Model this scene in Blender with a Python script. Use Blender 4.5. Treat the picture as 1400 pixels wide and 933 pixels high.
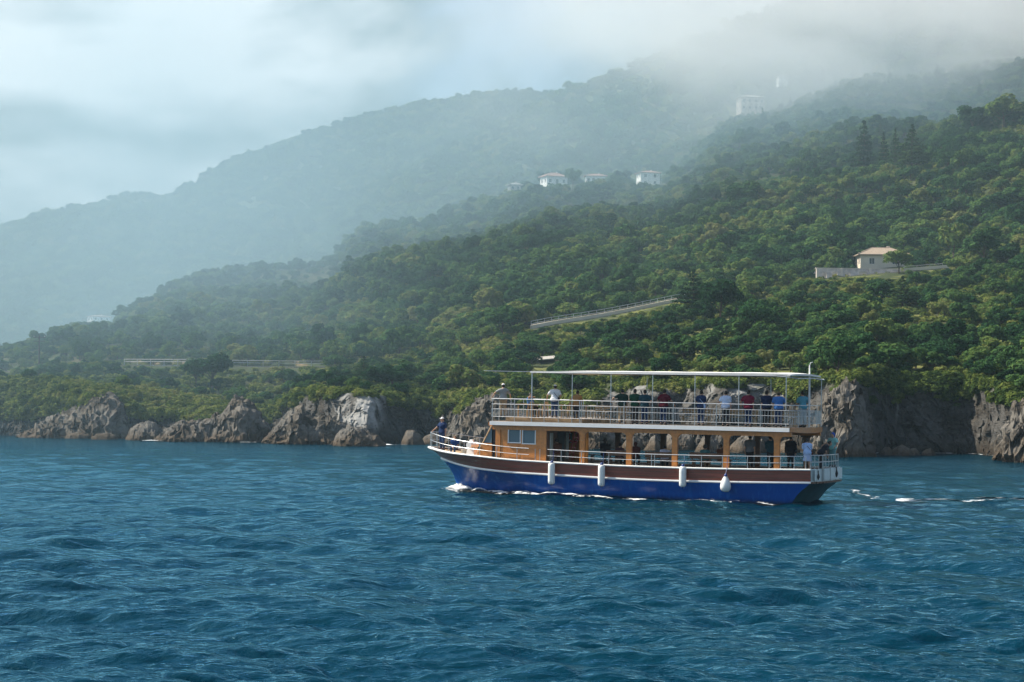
import bpy, bmesh, math, random
import numpy as np
from mathutils import Vector, Matrix

for _o in list(bpy.data.objects):
    bpy.data.objects.remove(_o)
SC = bpy.context.scene
COL = SC.collection
rng = np.random.default_rng(7)
random.seed(7)

# ------------------------------------------------------------------ camera
F_PX, CAM_H = 2700.0, 5.0                       # focal length in photo pixels (photo is 1400 wide), eye height in metres
PITCH, ROLL = math.radians(1.807), math.radians(0.5)
_F = np.array([0, math.cos(PITCH), math.sin(PITCH)])
_R0 = np.array([1.0, 0, 0]); _U0 = np.cross(_R0, _F)
_R = math.cos(ROLL) * _R0 + math.sin(ROLL) * _U0
_U = -math.sin(ROLL) * _R0 + math.cos(ROLL) * _U0
cam_d = bpy.data.cameras.new('camera')
cam = bpy.data.objects.new('camera', cam_d)
COL.objects.link(cam)
cam_d.sensor_width = 36.0
cam_d.lens = F_PX / 1400 * 36
cam_d.clip_start, cam_d.clip_end = 0.5, 30000
_m = Matrix(((_R[0], _U[0], -_F[0], 0), (_R[1], _U[1], -_F[1], 0), (_R[2], _U[2], -_F[2], CAM_H), (0, 0, 0, 1)))
cam.matrix_world = _m
SC.camera = cam

# ------------------------------------------------------------------ sun, sky, exposure
SUN_EL = 46.0
SUN_AZ = -73.0                                  # from +Y towards +X: the sun stands to the left and slightly behind the hills
_s = Vector((math.sin(math.radians(SUN_AZ)) * math.cos(math.radians(SUN_EL)), math.cos(math.radians(SUN_AZ)) * math.cos(math.radians(SUN_EL)), math.sin(math.radians(SUN_EL))))
sun_d = bpy.data.lights.new('sun', 'SUN')
sun_d.energy, sun_d.angle, sun_d.color = 5.0, math.radians(0.6), (1.0, 0.91, 0.76)
sun = bpy.data.objects.new('sun', sun_d)
COL.objects.link(sun)
sun.rotation_mode = 'QUATERNION'
sun.rotation_quaternion = _s.to_track_quat('Z', 'Y')

SC.view_settings.view_transform = 'Standard'
SC.view_settings.look = 'None'
SC.view_settings.exposure = 0.85
SC.view_settings.gamma = 1.0
SC.view_settings.use_curve_mapping = False
SC.cycles.use_denoising = True
SC.cycles.denoiser = 'OPENIMAGEDENOISE'
SC.cycles.max_bounces = 6
SC.cycles.diffuse_bounces = 2
SC.cycles.glossy_bounces = 3
SC.cycles.transmission_bounces = 3
SC.cycles.transparent_max_bounces = 6
SC.cycles.volume_bounces = 3
SC.cycles.volume_step_rate = 1.0
SC.cycles.volume_max_steps = 32
SC.cycles.sample_clamp_indirect = 4.0
SC.cycles.sample_clamp_direct = 5.0
SC.cycles.caustics_reflective = False
SC.cycles.caustics_refractive = False

world = bpy.data.worlds.new('World')
SC.world = world
world.use_nodes = True


class NT:
    """small wrapper to write node trees briefly"""
    def __init__(s, tree):
        s.t = tree; s.n = tree.nodes; s.n.clear()

    def add(s, typ, **kw):
        nd = s.n.new(typ)
        for k, v in kw.items():
            if k.startswith('i_'):
                key = k[2:]
                key = int(key) if key.isdigit() else key.replace('_', ' ')
                if isinstance(v, tuple) and len(v) == 2 and hasattr(v[0], 'outputs'):
                    s.t.links.new(v[0].outputs[v[1]], nd.inputs[key])
                elif hasattr(v, 'outputs'):
                    s.t.links.new(v.outputs[0], nd.inputs[key])
                else:
                    nd.inputs[key].default_value = v
            else:
                setattr(nd, k, v)
        return nd

    def mix(s, fac, a, b, blend='MIX'):
        nd = s.n.new('ShaderNodeMix'); nd.data_type = 'RGBA'; nd.blend_type = blend
        for idx, v in ((0, fac), (6, a), (7, b)):
            if isinstance(v, tuple) and len(v) == 2 and hasattr(v[0], 'outputs'):
                s.t.links.new(v[0].outputs[v[1]], nd.inputs[idx])
            elif hasattr(v, 'outputs'):
                s.t.links.new(v.outputs[0], nd.inputs[idx])
            else:
                nd.inputs[idx].default_value = (v if idx == 0 else (*v, 1.0) if len(v) == 3 else v)
        return (nd, 2)

    def math(s, op, a, b=None, c=None, clamp=False):
        nd = s.n.new('ShaderNodeMath'); nd.operation = op; nd.use_clamp = clamp
        for i, v in enumerate((a, b, c)):
            if v is None: continue
            if isinstance(v, tuple): s.t.links.new(v[0].outputs[v[1]], nd.inputs[i])
            elif hasattr(v, 'outputs'): s.t.links.new(v.outputs[0], nd.inputs[i])
            else: nd.inputs[i].default_value = v
        return nd

    def ramp(s, fac, stops, interp='LINEAR'):
        nd = s.n.new('ShaderNodeValToRGB'); nd.color_ramp.interpolation = interp
        el = nd.color_ramp.elements
        while len(el) < len(stops): el.new(0.5)
        for e, (p, c) in zip(el, stops):
            e.position = p; e.color = (*c, 1.0) if isinstance(c, tuple) else (c, c, c, 1.0)
        if isinstance(fac, tuple): s.t.links.new(fac[0].outputs[fac[1]], nd.inputs[0])
        else: s.t.links.new(fac.outputs[0], nd.inputs[0])
        return nd

    def link(s, a, i, b, j):
        s.t.links.new(a.outputs[i], b.inputs[j])


def build_world():
    t = NT(world.node_tree)
    sky = t.add('ShaderNodeTexSky', sky_type='NISHITA', sun_disc=False, sun_elevation=math.radians(SUN_EL), sun_rotation=math.radians(SUN_AZ), altitude=0.0, air_density=1.0, dust_density=1.6, ozone_density=1.2)
    bgs = t.add('ShaderNodeBackground', i_Color=sky, i_Strength=0.10)
    # a broken deck of cloud over the whole dome
    tc = t.add('ShaderNodeTexCoord')
    mp = t.add('ShaderNodeMapping', i_Vector=(tc, 0)); mp.inputs['Scale'].default_value = (1.0, 1.0, 2.0); mp.inputs['Location'].default_value = CLOUD_SHIFT
    n1 = t.add('ShaderNodeTexNoise', i_Vector=mp, i_Scale=4.6, i_Detail=8.0, i_Roughness=0.52, i_Distortion=0.35)
    n2 = t.add('ShaderNodeTexNoise', i_Vector=mp, i_Scale=13.0, i_Detail=6.0, i_Roughness=0.5)
    sz = t.add('ShaderNodeSeparateXYZ', i_0=(tc, 0))
    low = t.add('ShaderNodeMapRange', i_Value=(sz, 2), i_From_Min=0.04, i_From_Max=0.40, i_To_Min=0.26, i_To_Max=-0.17)
    cov = t.ramp(t.math('ADD', n1, low), [(0.42, 0.0), (0.60, 1.0)], 'EASE')
    shade = t.math('ADD', t.math('MULTIPLY', n1, 0.75), t.math('MULTIPLY', n2, 0.25))
    cc = t.ramp(shade, [(0.43, (0.12, 0.17, 0.18)), (0.50, (0.40, 0.445, 0.465)), (0.57, (0.68, 0.71, 0.725))])
    bgc = t.add('ShaderNodeBackground', i_Color=cc, i_Strength=CLOUD_STRENGTH)
    mx = t.n.new('ShaderNodeMixShader')
    t.link(cov, 0, mx, 0); t.link(bgs, 0, mx, 1); t.link(bgc, 0, mx, 2)
    out = t.add('ShaderNodeOutputWorld'); t.link(mx, 0, out, 0)


CLOUD_SHIFT, CLOUD_STRENGTH = (4.1, 3.3, 0.9), 1.0
build_world()

# ------------------------------------------------------------------ helpers
def ray(px, py):
    """direction of the sight line through a photo pixel, for placing things where they stand"""
    return _F + (px - 700) / F_PX * _R + (466.5 - py) / F_PX * _U


def tan_el(px, py):
    d = _F[None] + ((np.asarray(px, float) - 700) / F_PX)[..., None] * _R + ((466.5 - np.asarray(py, float)) / F_PX)[..., None] * _U
    return d[..., 2] / np.hypot(d[..., 0], d[..., 1])


def proj(P):
    v = np.asarray(P, float) - np.array([0, 0, CAM_H])
    z = v @ _F
    return 700 + F_PX * (v @ _R) / z, 466.5 - F_PX * (v @ _U) / z


def at(px, py, D):
    """world point on the sight line at ground distance D"""
    d = ray(px, py); t = D / math.hypot(d[0], d[1])
    return np.array([d[0] * t, d[1] * t, CAM_H + d[2] * t])


def az_dir(u):
    """unit ground direction for column u"""
    x = (np.asarray(u, float) - 700) / F_PX
    n = np.sqrt(1 + x * x)
    return x / n, 1 / n


def tab(u, pts):
    p = np.array(pts, float)
    # smooth interpolation through the control points
    x, y = p[:, 0], p[:, 1]
    u = np.asarray(u, float)
    i = np.clip(np.searchsorted(x, u) - 1, 0, len(x) - 2)
    h = x[i + 1] - x[i]
    t = np.clip((u - x[i]) / h, 0, 1)
    m = np.gradient(y, x)
    d0, d1 = m[i] * h, m[i + 1] * h
    dy = y[i + 1] - y[i]
    lim = 3 * np.abs(dy)
    d0 = np.where(np.sign(d0) == np.sign(dy), np.clip(d0, -lim, lim), 0); d1 = np.where(np.sign(d1) == np.sign(dy), np.clip(d1, -lim, lim), 0)
    t2, t3 = t * t, t * t * t
    return y[i] * (2 * t3 - 3 * t2 + 1) + d0 * (t3 - 2 * t2 + t) + y[i + 1] * (-2 * t3 + 3 * t2) + d1 * (t3 - t2)


_perm = np.random.default_rng(3).permutation(512).astype(np.int64)
_grad = np.random.default_rng(4).normal(size=(512, 3)); _grad /= np.linalg.norm(_grad, axis=1)[:, None]


def pnoise(p, seed=0):
    p = np.asarray(p, float)
    i = np.floor(p).astype(np.int64); f = p - i
    w = f * f * f * (f * (f * 6 - 15) + 10)
    out = 0
    for dx in (0, 1):
        hx = _perm[(i[:, 0] + dx + seed * 57) & 511]
        wx = w[:, 0] if dx else 1 - w[:, 0]
        for dy in (0, 1):
            hy = _perm[(hx + i[:, 1] + dy) & 511]
            wy = w[:, 1] if dy else 1 - w[:, 1]
            for dz in (0, 1):
                h = _perm[(hy + i[:, 2] + dz) & 511]
                wz = w[:, 2] if dz else 1 - w[:, 2]
                g = _grad[h]
                out = out + wx * wy * wz * (g[:, 0] * (f[:, 0] - dx) + g[:, 1] * (f[:, 1] - dy) + g[:, 2] * (f[:, 2] - dz))
    return out * 1.6


def fbm(p, o=4, seed=0, gain=0.5):
    a, s, k = 1.0, 0.0, 1.0
    for j in range(o):
        s = s + a * pnoise(np.asarray(p) * k, seed + j); a *= gain; k *= 2.03
    return s


def ridged(p, o=4, seed=0, gain=0.5):
    a, s, k = 1.0, 0.0, 1.0
    for j in range(o):
        s = s + a * (1 - 2 * np.abs(pnoise(np.asarray(p) * k, seed + j))); a *= gain; k *= 2.07
    return s


def facets(p, seed=0):
    """broken, flat-sided relief: every cell of a jittered lattice is a tilted plane"""
    p = np.asarray(p, float); i0 = np.floor(p).astype(np.int64)
    best = np.full(len(p), 1e9); out = np.zeros(len(p))
    for dx in (-1, 0, 1):
        for dy in (-1, 0, 1):
            for dz in (-1, 0, 1):
                c = i0 + np.array([dx, dy, dz])
                h = _perm[(_perm[(_perm[(c[:, 0] + seed * 31) & 511] + c[:, 1]) & 511] + c[:, 2]) & 511]
                h2 = _perm[(h + 101) & 511]
                q = p - c - 0.5 - 0.42 * _grad[h]
                d = (q * q).sum(1)
                v = (q * _grad[h2]).sum(1) * 0.9 + (h / 511.0 - 0.5)
                m = d < best
                best = np.where(m, d, best); out = np.where(m, v, out)
    return out


def mesh_np(name, V, Fq, smooth=True):
    """mesh from an N x 3 array and a list of face arrays (each M x k)"""
    me = bpy.data.meshes.new(name)
    V = np.asarray(V, np.float32)
    if not isinstance(Fq, (list, tuple)): Fq = [Fq]
    Fq = [np.asarray(f, np.int32) for f in Fq if len(f)]
    me.vertices.add(len(V)); me.vertices.foreach_set('co', V.ravel())
    nl = sum(f.size for f in Fq); nf = sum(len(f) for f in Fq)
    me.loops.add(nl); me.polygons.add(nf)
    me.loops.foreach_set('vertex_index', np.concatenate([f.ravel() for f in Fq]))
    tot = np.concatenate([np.full(len(f), f.shape[1], np.int32) for f in Fq])
    st = np.concatenate([[0], np.cumsum(tot)[:-1]]).astype(np.int32)
    me.polygons.foreach_set('loop_start', st)
    me.polygons.foreach_set('loop_total', tot)
    me.polygons.foreach_set('use_smooth', np.full(nf, bool(smooth)))
    me.update(calc_edges=True)
    return me


def grid_faces(n, m, wrap=False):
    """quads of an n x m vertex grid (row-major)"""
    i, j = np.meshgrid(np.arange(n - 1), np.arange(m if wrap else m - 1), indexing='ij')
    j2 = (j + 1) % m
    return np.stack([i * m + j, i * m + j2, (i + 1) * m + j2, (i + 1) * m + j], -1).reshape(-1, 4)


def put(name, me, mats=None, parent=None, loc=None, rot=None):
    o = bpy.data.objects.new(name, me)
    COL.objects.link(o)
    if mats is not None:
        for m in (mats if isinstance(mats, (list, tuple)) else [mats]):
            me.materials.append(m)
    if parent is not None: o.parent = parent
    if loc is not None: o.location = loc
    if rot is not None: o.rotation_euler = rot
    return o


def tag(o, label=None, cat=None, group=None, kind=None):
    if label: o['label'] = label
    if cat: o['category'] = cat
    if group: o['group'] = group
    if kind: o['kind'] = kind
    return o


def empty(name, loc=(0, 0, 0), rz=0.0):
    o = bpy.data.objects.new(name, None)
    COL.objects.link(o)
    o.location = loc; o.rotation_euler = (0, 0, rz); o.empty_display_size = 0.3
    return o


class MB:
    """collects boxes, bars, tubes and lathes; build() links them as one mesh object"""
    def __init__(s): s.v, s.f = [], []

    def add(s, V, Fc):
        b = len(s.v)
        s.v += [tuple(map(float, v)) for v in V]
        s.f += [tuple(b + int(i) for i in f) for f in Fc]
        return s

    def box(s, c, d, rz=0.0, taper=1.0, M=None):
        x, y, z = d[0] / 2, d[1] / 2, d[2] / 2
        V = [(-x, -y, -z), (x, -y, -z), (x, y, -z), (-x, y, -z), (-x * taper, -y * taper, z), (x * taper, -y * taper, z), (x * taper, y * taper, z), (-x * taper, y * taper, z)]
        cz, sz = math.cos(rz), math.sin(rz)
        V = [(c[0] + a * cz - b * sz, c[1] + a * sz + b * cz, c[2] + e) for a, b, e in V]
        if M is not None: V = [tuple(M @ Vector(v)) for v in V]
        return s.add(V, [(0, 3, 2, 1), (4, 5, 6, 7), (0, 1, 5, 4), (1, 2, 6, 5), (2, 3, 7, 6), (3, 0, 4, 7)])

    def tube(s, pts, r, n=6, cap=True):
        P = [Vector(p) for p in pts]
        R = r if isinstance(r, (list, tuple)) else [r] * len(P)
        V, Fc = [], []
        up = None
        for i, p in enumerate(P):
            t = (P[min(i + 1, len(P) - 1)] - P[max(i - 1, 0)]).normalized()
            if up is None:
                up = Vector((0, 0, 1)) if abs(t.z) < 0.9 else Vector((1, 0, 0))
            a = t.cross(up)
            if a.length < 1e-4: a = t.orthogonal()
            a.normalize(); b = a.cross(t).normalized(); up = b
            for k in range(n):
                q = 2 * math.pi * k / n
                V.append(p + (a * math.cos(q) + b * math.sin(q)) * R[i])
        for i in range(len(P) - 1):
            for k in range(n):
                k2 = (k + 1) % n
                Fc.append((i * n + k, i * n + k2, (i + 1) * n + k2, (i + 1) * n + k))
        if cap:
            Fc.append(tuple(range(n))[::-1]); Fc.append(tuple((len(P) - 1) * n + k for k in range(n)))
        return s.add(V, Fc)

    def lathe(s, c, prof, n=12, sx=1.0, sy=1.0):
        V, Fc = [], []
        for r, z in prof:
            for k in range(n):
                q = 2 * math.pi * k / n
                V.append((c[0] + r * sx * math.cos(q), c[1] + r * sy * math.sin(q), c[2] + z))
        for i in range(len(prof) - 1):
            for k in range(n):
                k2 = (k + 1) % n
                Fc.append((i * n + k, i * n + k2, (i + 1) * n + k2, (i + 1) * n + k))
        Fc.append(tuple(range(n))[::-1]); Fc.append(tuple((len(prof) - 1) * n + k for k in range(n)))
        return s.add(V, Fc)

    def prism(s, poly, h0, h1, axis='z'):
        """extrude a 2D polygon between h0 and h1 along an axis"""
        n = len(poly)
        def P(a, b, h): return (a, b, h) if axis == 'z' else (a, h, b) if axis == 'y' else (h, a, b)
        V = [P(a, b, h0) for a, b in poly] + [P(a, b, h1) for a, b in poly]
        Fc = [tuple(range(n))[::-1], tuple(range(n, 2 * n))] + [(i, (i + 1) % n, n + (i + 1) % n, n + i) for i in range(n)]
        return s.add(V, Fc)

    def mesh(s, name, smooth=False):
        me = bpy.data.meshes.new(name)
        me.from_pydata(s.v, [], s.f)
        bm = bmesh.new(); bm.from_mesh(me); bmesh.ops.recalc_face_normals(bm, faces=bm.faces); bm.to_mesh(me); bm.free()
        if smooth:
            me.polygons.foreach_set('use_smooth', [True] * len(me.polygons))
        me.update()
        return me

    def build(s, name, mat, parent=None, smooth=False, loc=None, rot=None):
        return put(name, s.mesh(name, smooth), mat, parent, loc, rot)


# ------------------------------------------------------------------ materials
MATS = {}


def mat(name, col, rough=0.6, var=0.12, scale=3.0, spec=0.4, metal=0.0, bump=0.0, bump_scale=20.0, coat=0.0):
    """plain material whose colour wanders a little with a noise"""
    if name in MATS: return MATS[name]
    m = bpy.data.materials.new(name); m.use_nodes = True; MATS[name] = m
    t = NT(m.node_tree)
    tc = t.add('ShaderNodeTexCoord')
    n = t.add('ShaderNodeTexNoise', i_Vector=(tc, 3), i_Scale=scale, i_Detail=4.0, i_Roughness=0.6)
    lo = tuple(max(0, c * (1 - var)) for c in col); hi = tuple(min(1, c * (1 + var)) for c in col)
    cr = t.ramp(n, [(0.3, lo), (0.7, hi)])
    b = t.add('ShaderNodeBsdfPrincipled', i_Base_Color=cr, i_Roughness=rough, i_Metallic=metal)
    b.inputs['Specular IOR Level'].default_value = spec
    if coat: b.inputs['Coat Weight'].default_value = coat; b.inputs['Coat Roughness'].default_value = 0.12
    if bump:
        nb = t.add('ShaderNodeTexNoise', i_Vector=(tc, 3), i_Scale=bump_scale, i_Detail=3.0)
        bp = t.add('ShaderNodeBump', i_Strength=bump, i_Distance=0.05, i_Height=nb)
        t.link(bp, 0, b, 'Normal')
    o = t.add('ShaderNodeOutputMaterial'); t.link(b, 0, o, 0)
    return m
# ------------------------------------------------------------------ lie of the land
YW = [(-700, 592.5), (0, 595), (100, 597), (180, 600), (330, 603), (380, 601), (450, 605), (530, 607), (600, 606.5), (680, 609), (800, 612), (1000, 617), (1115, 620), (1170, 621.5), (1250, 622.5), (1340, 624), (1390, 627), (1450, 628), (1550, 629), (2300, 632)]
COVE = [(-700, 0), (0, 0), (60, -2), (130, -6), (175, 3), (250, 9), (330, 7), (390, 0), (450, -5), (505, -5), (540, 6), (590, 9), (640, 2), (680, -3), (740, 4), (790, -1), (840, 3), (890, -2), (930, 3), (985, -3), (1030, 2), (1080, 4), (1125, -3), (1165, -5), (1195, 5), (1250, 9), (1330, 10), (1362, 3), (1390, -3), (1450, -2), (1550, 3), (2300, 0)]
YTOP = [(-700, 520), (-60, 520), (0, 520), (60, 519), (105, 524), (130, 530), (165, 534), (200, 536), (260, 545), (320, 555), (370, 560), (400, 545), (440, 535), (480, 538), (530, 542), (580, 540), (630, 540), (690, 540), (760, 545), (830, 533), (900, 526), (980, 524), (1060, 526), (1115, 528), (1150, 518), (1195, 508), (1250, 520), (1300, 515), (1350, 522), (1400, 540), (1500, 520), (2300, 520)]
WID = [(-700, 14), (0, 14), (100, 9), (170, 8), (260, 14), (370, 12), (440, 5), (520, 4), (600, 9), (700, 9), (900, 7), (1115, 4), (1170, 4), (1195, 2.5), (1250, 2), (1340, 2), (1400, 5), (2300, 9)]
VEG = [(-700, .15), (0, 0.12), (60, 0.12), (110, .3), (160, .4), (200, .3), (260, .2), (350, .22), (385, .6), (440, .85), (520, .9), (560, .62), (640, .55), (700, .5), (790, .6), (830, .93), (1060, .93), (1110, .75), (1150, .8), (1195, .68), (1250, .62), (1340, .66), (1390, .8), (1450, .6), (2300, .4)]


def shore_D(u):
    yw = tab(u, YW)
    te = tan_el(u, yw)
    return -CAM_H / te + tab(u, COVE)


def z_at(u, y, D):
    return CAM_H + D * tan_el(u, y)


def top_D(u): return shore_D(u) + tab(u, WID)
def top_z(u): return np.maximum(z_at(u, tab(u, YTOP), top_D(u)), 1.5)


YROAD = [(-700, 509), (0, 509), (60, 506), (95, 500.5), (250, 501), (430, 503), (520, 500), (600, 486), (640, 475), (727, 451.5), (830, 434), (935, 413), (1000, 400), (1060, 392), (1115, 384), (1170, 379), (1230, 374), (1320, 367), (1400, 359), (1500, 350), (2300, 330)]
DROAD = [(-700, 370), (0, 350), (90, 340), (430, 318), (520, 318), (640, 335), (727, 352), (935, 382), (1115, 418), (1230, 424), (1400, 432), (2300, 440)]


def road_D(u): return tab(u, DROAD)
def road_z(u): return z_at(u, tab(u, YROAD), road_D(u))


# ridges: crest in photo pixels, crest distance, height of the trees standing on it (pixels)
HILLS = {
    'far':   dict(crest=[(-700, 420), (-150, 345), (0, 317), (65, 294), (120, 282), (165, 269), (200, 268), (220, 271), (245, 261), (300, 230), (355, 209), (400, 194), (440, 182), (480, 166), (520, 156), (560, 149), (600, 144), (650, 135), (720, 130), (800, 128), (950, 135), (1200, 190), (2300, 260)],
                  D=[(-700, 2150), (0, 2100), (720, 1950), (2300, 1900)], foot=[(-700, 1000), (2300, 1200)], yfoot=[(-700, 520), (0, 505), (400, 470), (800, 400), (2300, 330)], back=0.5, p=1.0, amp=16, wl=260),
    'spur':  dict(crest=[(-700, 500), (200, 430), (330, 372), (373, 350), (453, 307), (503, 268), (560, 235), (629, 200), (700, 168), (760, 135), (850, 100), (920, 66), (980, 44), (1040, 24), (1100, 5), (1200, -25), (1400, -55), (2300, -80)],
                  D=[(-700, 1500), (300, 1450), (760, 1350), (1400, 1250), (2300, 1200)], foot=[(-700, 900), (400, 900), (1000, 950), (2300, 950)], yfoot=[(-700, 520), (300, 500), (600, 420), (900, 280), (2300, 200)], back=0.55, p=1.0, amp=12, wl=200),
    'mid':   dict(crest=[(-700, 560), (-100, 530), (0, 512), (60, 494), (95, 470), (130, 454), (175, 434), (200, 414), (215, 403), (240, 390), (275, 380), (310, 374), (365, 371), (400, 366), (450, 360), (475, 336), (500, 323), (520, 316), (560, 313), (600, 305), (640, 294), (690, 275), (720, 262), (740, 257), (800, 252), (832, 251), (872, 253), (905, 251), (950, 215), (1000, 172), (1060, 158), (1150, 118), (1250, 95), (1400, 66), (2300, 40)],
                  D=[(-700, 420), (0, 470), (100, 530), (240, 630), (500, 720), (720, 790), (900, 830), (1000, 960), (1400, 1080), (2300, 1100)], back=0.35, p=1.05, amp=7, wl=120),
    'near':  dict(crest=[(-700, 590), (300, 560), (560, 520), (640, 487), (690, 450), (725, 418), (765, 385), (801, 366), (851, 343), (901, 331), (952, 313), (1002, 285), (1052, 270), (1100, 255), (1153, 240), (1200, 226), (1250, 196), (1330, 168), (1400, 148), (1550, 120), (2300, 90)],
                  D=[(-700, 330), (560, 330), (640, 350), (690, 410), (765, 460), (850, 530), (1050, 630), (1250, 680), (1400, 660), (2300, 640)], back=0.30, p=1.08, amp=5, wl=90),
}


def land_z(u, D, rough=True):
    """height of the ground at column u (its bearing) and distance D"""
    u = np.asarray(u, float); D = np.asarray(D, float)
    Dt, zt, Dr, zr = top_D(u), top_z(u), road_D(u), road_z(u)
    # coast: from the cliff top up to the road, a level bench for the road, then the hills
    t = np.clip((D - Dt) / (Dr - 5 - Dt), 0, 1)
    lift = np.sin(np.pi * t) * np.where(u < 480, -1.0, 0.0)
    z = zt + (zr - zt) * t ** 1.1 + lift
    head = (np.clip((125 - u) / 60, 0, 1))                 # the wooded headland stands in front of the road
    z = np.where(D < Dr - 5, z + head * (zr - zt) * 0.0, z)
    z = np.where(D >= Dr - 5, zr, z)
    x, y = az_dir(u); P = np.stack([x * D, y * D, np.zeros_like(D)], -1)
    for k, h in HILLS.items():
        Dc = tab(u, h['D']); zc = z_at(u, tab(u, h['crest']), Dc)
        if 'foot' in h:
            Df = tab(u, h['foot']); zf = z_at(u, tab(u, h['yfoot']), Df)
        else:
            Df, zf = Dr + 5, zr
        tt = (D - Df) / np.maximum(Dc - Df, 1)
        up = zf + (zc - zf) * np.clip(tt, 0, 1) ** h['p']
        if rough:
            n = fbm(P.reshape(-1, 3) / h['wl'] + 11.3, 4, seed=len(k), gain=0.5).reshape(D.shape)
            up = up + h['amp'] * n * np.clip(tt * 3, 0, 1) * np.clip((1.02 - tt) * 4, 0.12, 1)
        down = zc - h['back'] * (D - Dc)
        zz = np.where(tt > 1, down, up)
        zz = np.where(tt < 0, -50, zz)
        z = np.maximum(z, zz)
    return z


# table of the ground for quick look-ups
GU = np.arange(-720, 2321, 6.0)
GN = 330
_gt = np.linspace(0, 1, GN)


def grid_D(u):
    Dt = top_D(u)
    return Dt[:, None] * (2500.0 / Dt[:, None]) ** (_gt[None, :])


GDs = grid_D(GU)
GZ = land_z(np.repeat(GU[:, None], GN, 1), GDs)


def ground(u, D):
    """ground height by bilinear look-up"""
    u = np.asarray(u, float); D = np.asarray(D, float)
    fi = np.clip((u - GU[0]) / 6.0, 0, len(GU) - 1.001); i = fi.astype(int); a = fi - i
    out = 0
    for k, w in ((0, 1 - a), (1, a)):
        Dt = GDs[i + k, 0]
        fj = np.clip(np.log(np.maximum(D, Dt) / Dt) / np.log(2500.0 / Dt) * (GN - 1), 0, GN - 1.001); j = fj.astype(int); b = fj - j
        out = out + w * (GZ[i + k, j] * (1 - b) + GZ[i + k, j + 1] * b)
    return out


def hit(px, py):
    """where the sight line through a photo pixel meets the ground: world point, distance"""
    d = ray(px, py); te = d[2] / math.hypot(d[0], d[1])
    u = 700 + F_PX * d[0] / d[1]
    D = np.arange(float(top_D(u)), 2400, 0.5)
    z = ground(np.full_like(D, u), D)
    k = np.argmax(z >= CAM_H + D * te)
    D0 = D[k] if k else D[0]
    return at(px, py, D0), D0, u


def world_pt(u, D, z=None):
    x, y = az_dir(u)
    if z is None: z = ground(u, D)
    return np.stack([x * D, y * D, z], -1)


# ------------------------------------------------------------------ ground, cliff and rock materials
def rock_nodes(t, tide=True, pale=False, dim=1.0):
    tc = t.add('ShaderNodeTexCoord')
    geo = t.add('ShaderNodeNewGeometry')
    mp = t.add('ShaderNodeMapping', i_Vector=(geo, 0)); mp.inputs['Rotation'].default_value = (0.3, 0.55, 0.2); mp.inputs['Scale'].default_value = (0.35, 0.35, 1.2)
    n1 = t.add('ShaderNodeTexNoise', i_Vector=mp, i_Scale=0.8, i_Detail=9.0, i_Roughness=0.68)
    n2 = t.add('ShaderNodeTexNoise', i_Vector=(geo, 0), i_Scale=4.5, i_Detail=8.0, i_Roughness=0.7)
    base = t.ramp(n1, [(0.32, (0.030, 0.028, 0.026)), (0.46, (0.085, 0.077, 0.068)), (0.56, (0.16, 0.145, 0.125)), (0.70, (0.30, 0.275, 0.24))])
    col = t.mix(t.ramp(n2, [(0.42, 0.0), (0.7, 0.75)]), (base, 0), (0.14, 0.11, 0.075))
    cr = t.add('ShaderNodeTexVoronoi', feature='DISTANCE_TO_EDGE', i_Vector=mp, i_Scale=1.3)
    crack = t.ramp(cr, [(0.0, 0.35), (0.06, 1.0)])
    col = t.mix(1.0, col, (crack, 0), 'MULTIPLY')
    if pale:
        v = t.add('ShaderNodeTexNoise', i_Vector=(geo, 0), i_Scale=0.35, i_Detail=3.0)
        col = t.mix(t.ramp(v, [(0.44, 0.0), (0.56, 0.55)]), col, (0.27, 0.265, 0.255))
    if dim != 1.0: col = t.mix(1.0, col, (dim, dim * .97, dim * .91), 'MULTIPLY')
    if tide:
        sx = t.add('ShaderNodeSeparateXYZ', i_0=(geo, 0))
        zz = t.math('ADD', (sx, 2), t.math('MULTIPLY', n2, 2.2))
        wet = t.ramp(t.math('MULTIPLY', zz, 0.25), [(0.30, 1.0), (0.62, 0.0)])
        col = t.mix(wet, col, (0.075, 0.050, 0.028))
        low = t.ramp(t.math('MULTIPLY', zz, 0.25), [(0.26, 1.0), (0.36, 0.0)])
        col = t.mix(low, col, (0.035, 0.028, 0.02))
    bp = t.add('ShaderNodeBump', i_Strength=0.8, i_Distance=0.25, i_Height=n1)
    bp2 = t.add('ShaderNodeBump', i_Strength=0.9, i_Distance=0.10, i_Height=n2); t.link(bp, 0, bp2, 'Normal')
    return col, bp2, geo


def make_rock_mat(name, **kw):
    m = bpy.data.materials.new(name); m.use_nodes = True
    t = NT(m.node_tree)
    col, bp, geo = rock_nodes(t, **kw)
    b = t.add('ShaderNodeBsdfPrincipled', i_Base_Color=col, i_Roughness=0.9)
    b.inputs['Specular IOR Level'].default_value = 0.25
    t.link(bp, 0, b, 'Normal')
    o = t.add('ShaderNodeOutputMaterial'); t.link(b, 0, o, 0)
    return m


M_ROCK = make_rock_mat('coastal_rock', pale=True, dim=.68)


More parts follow.
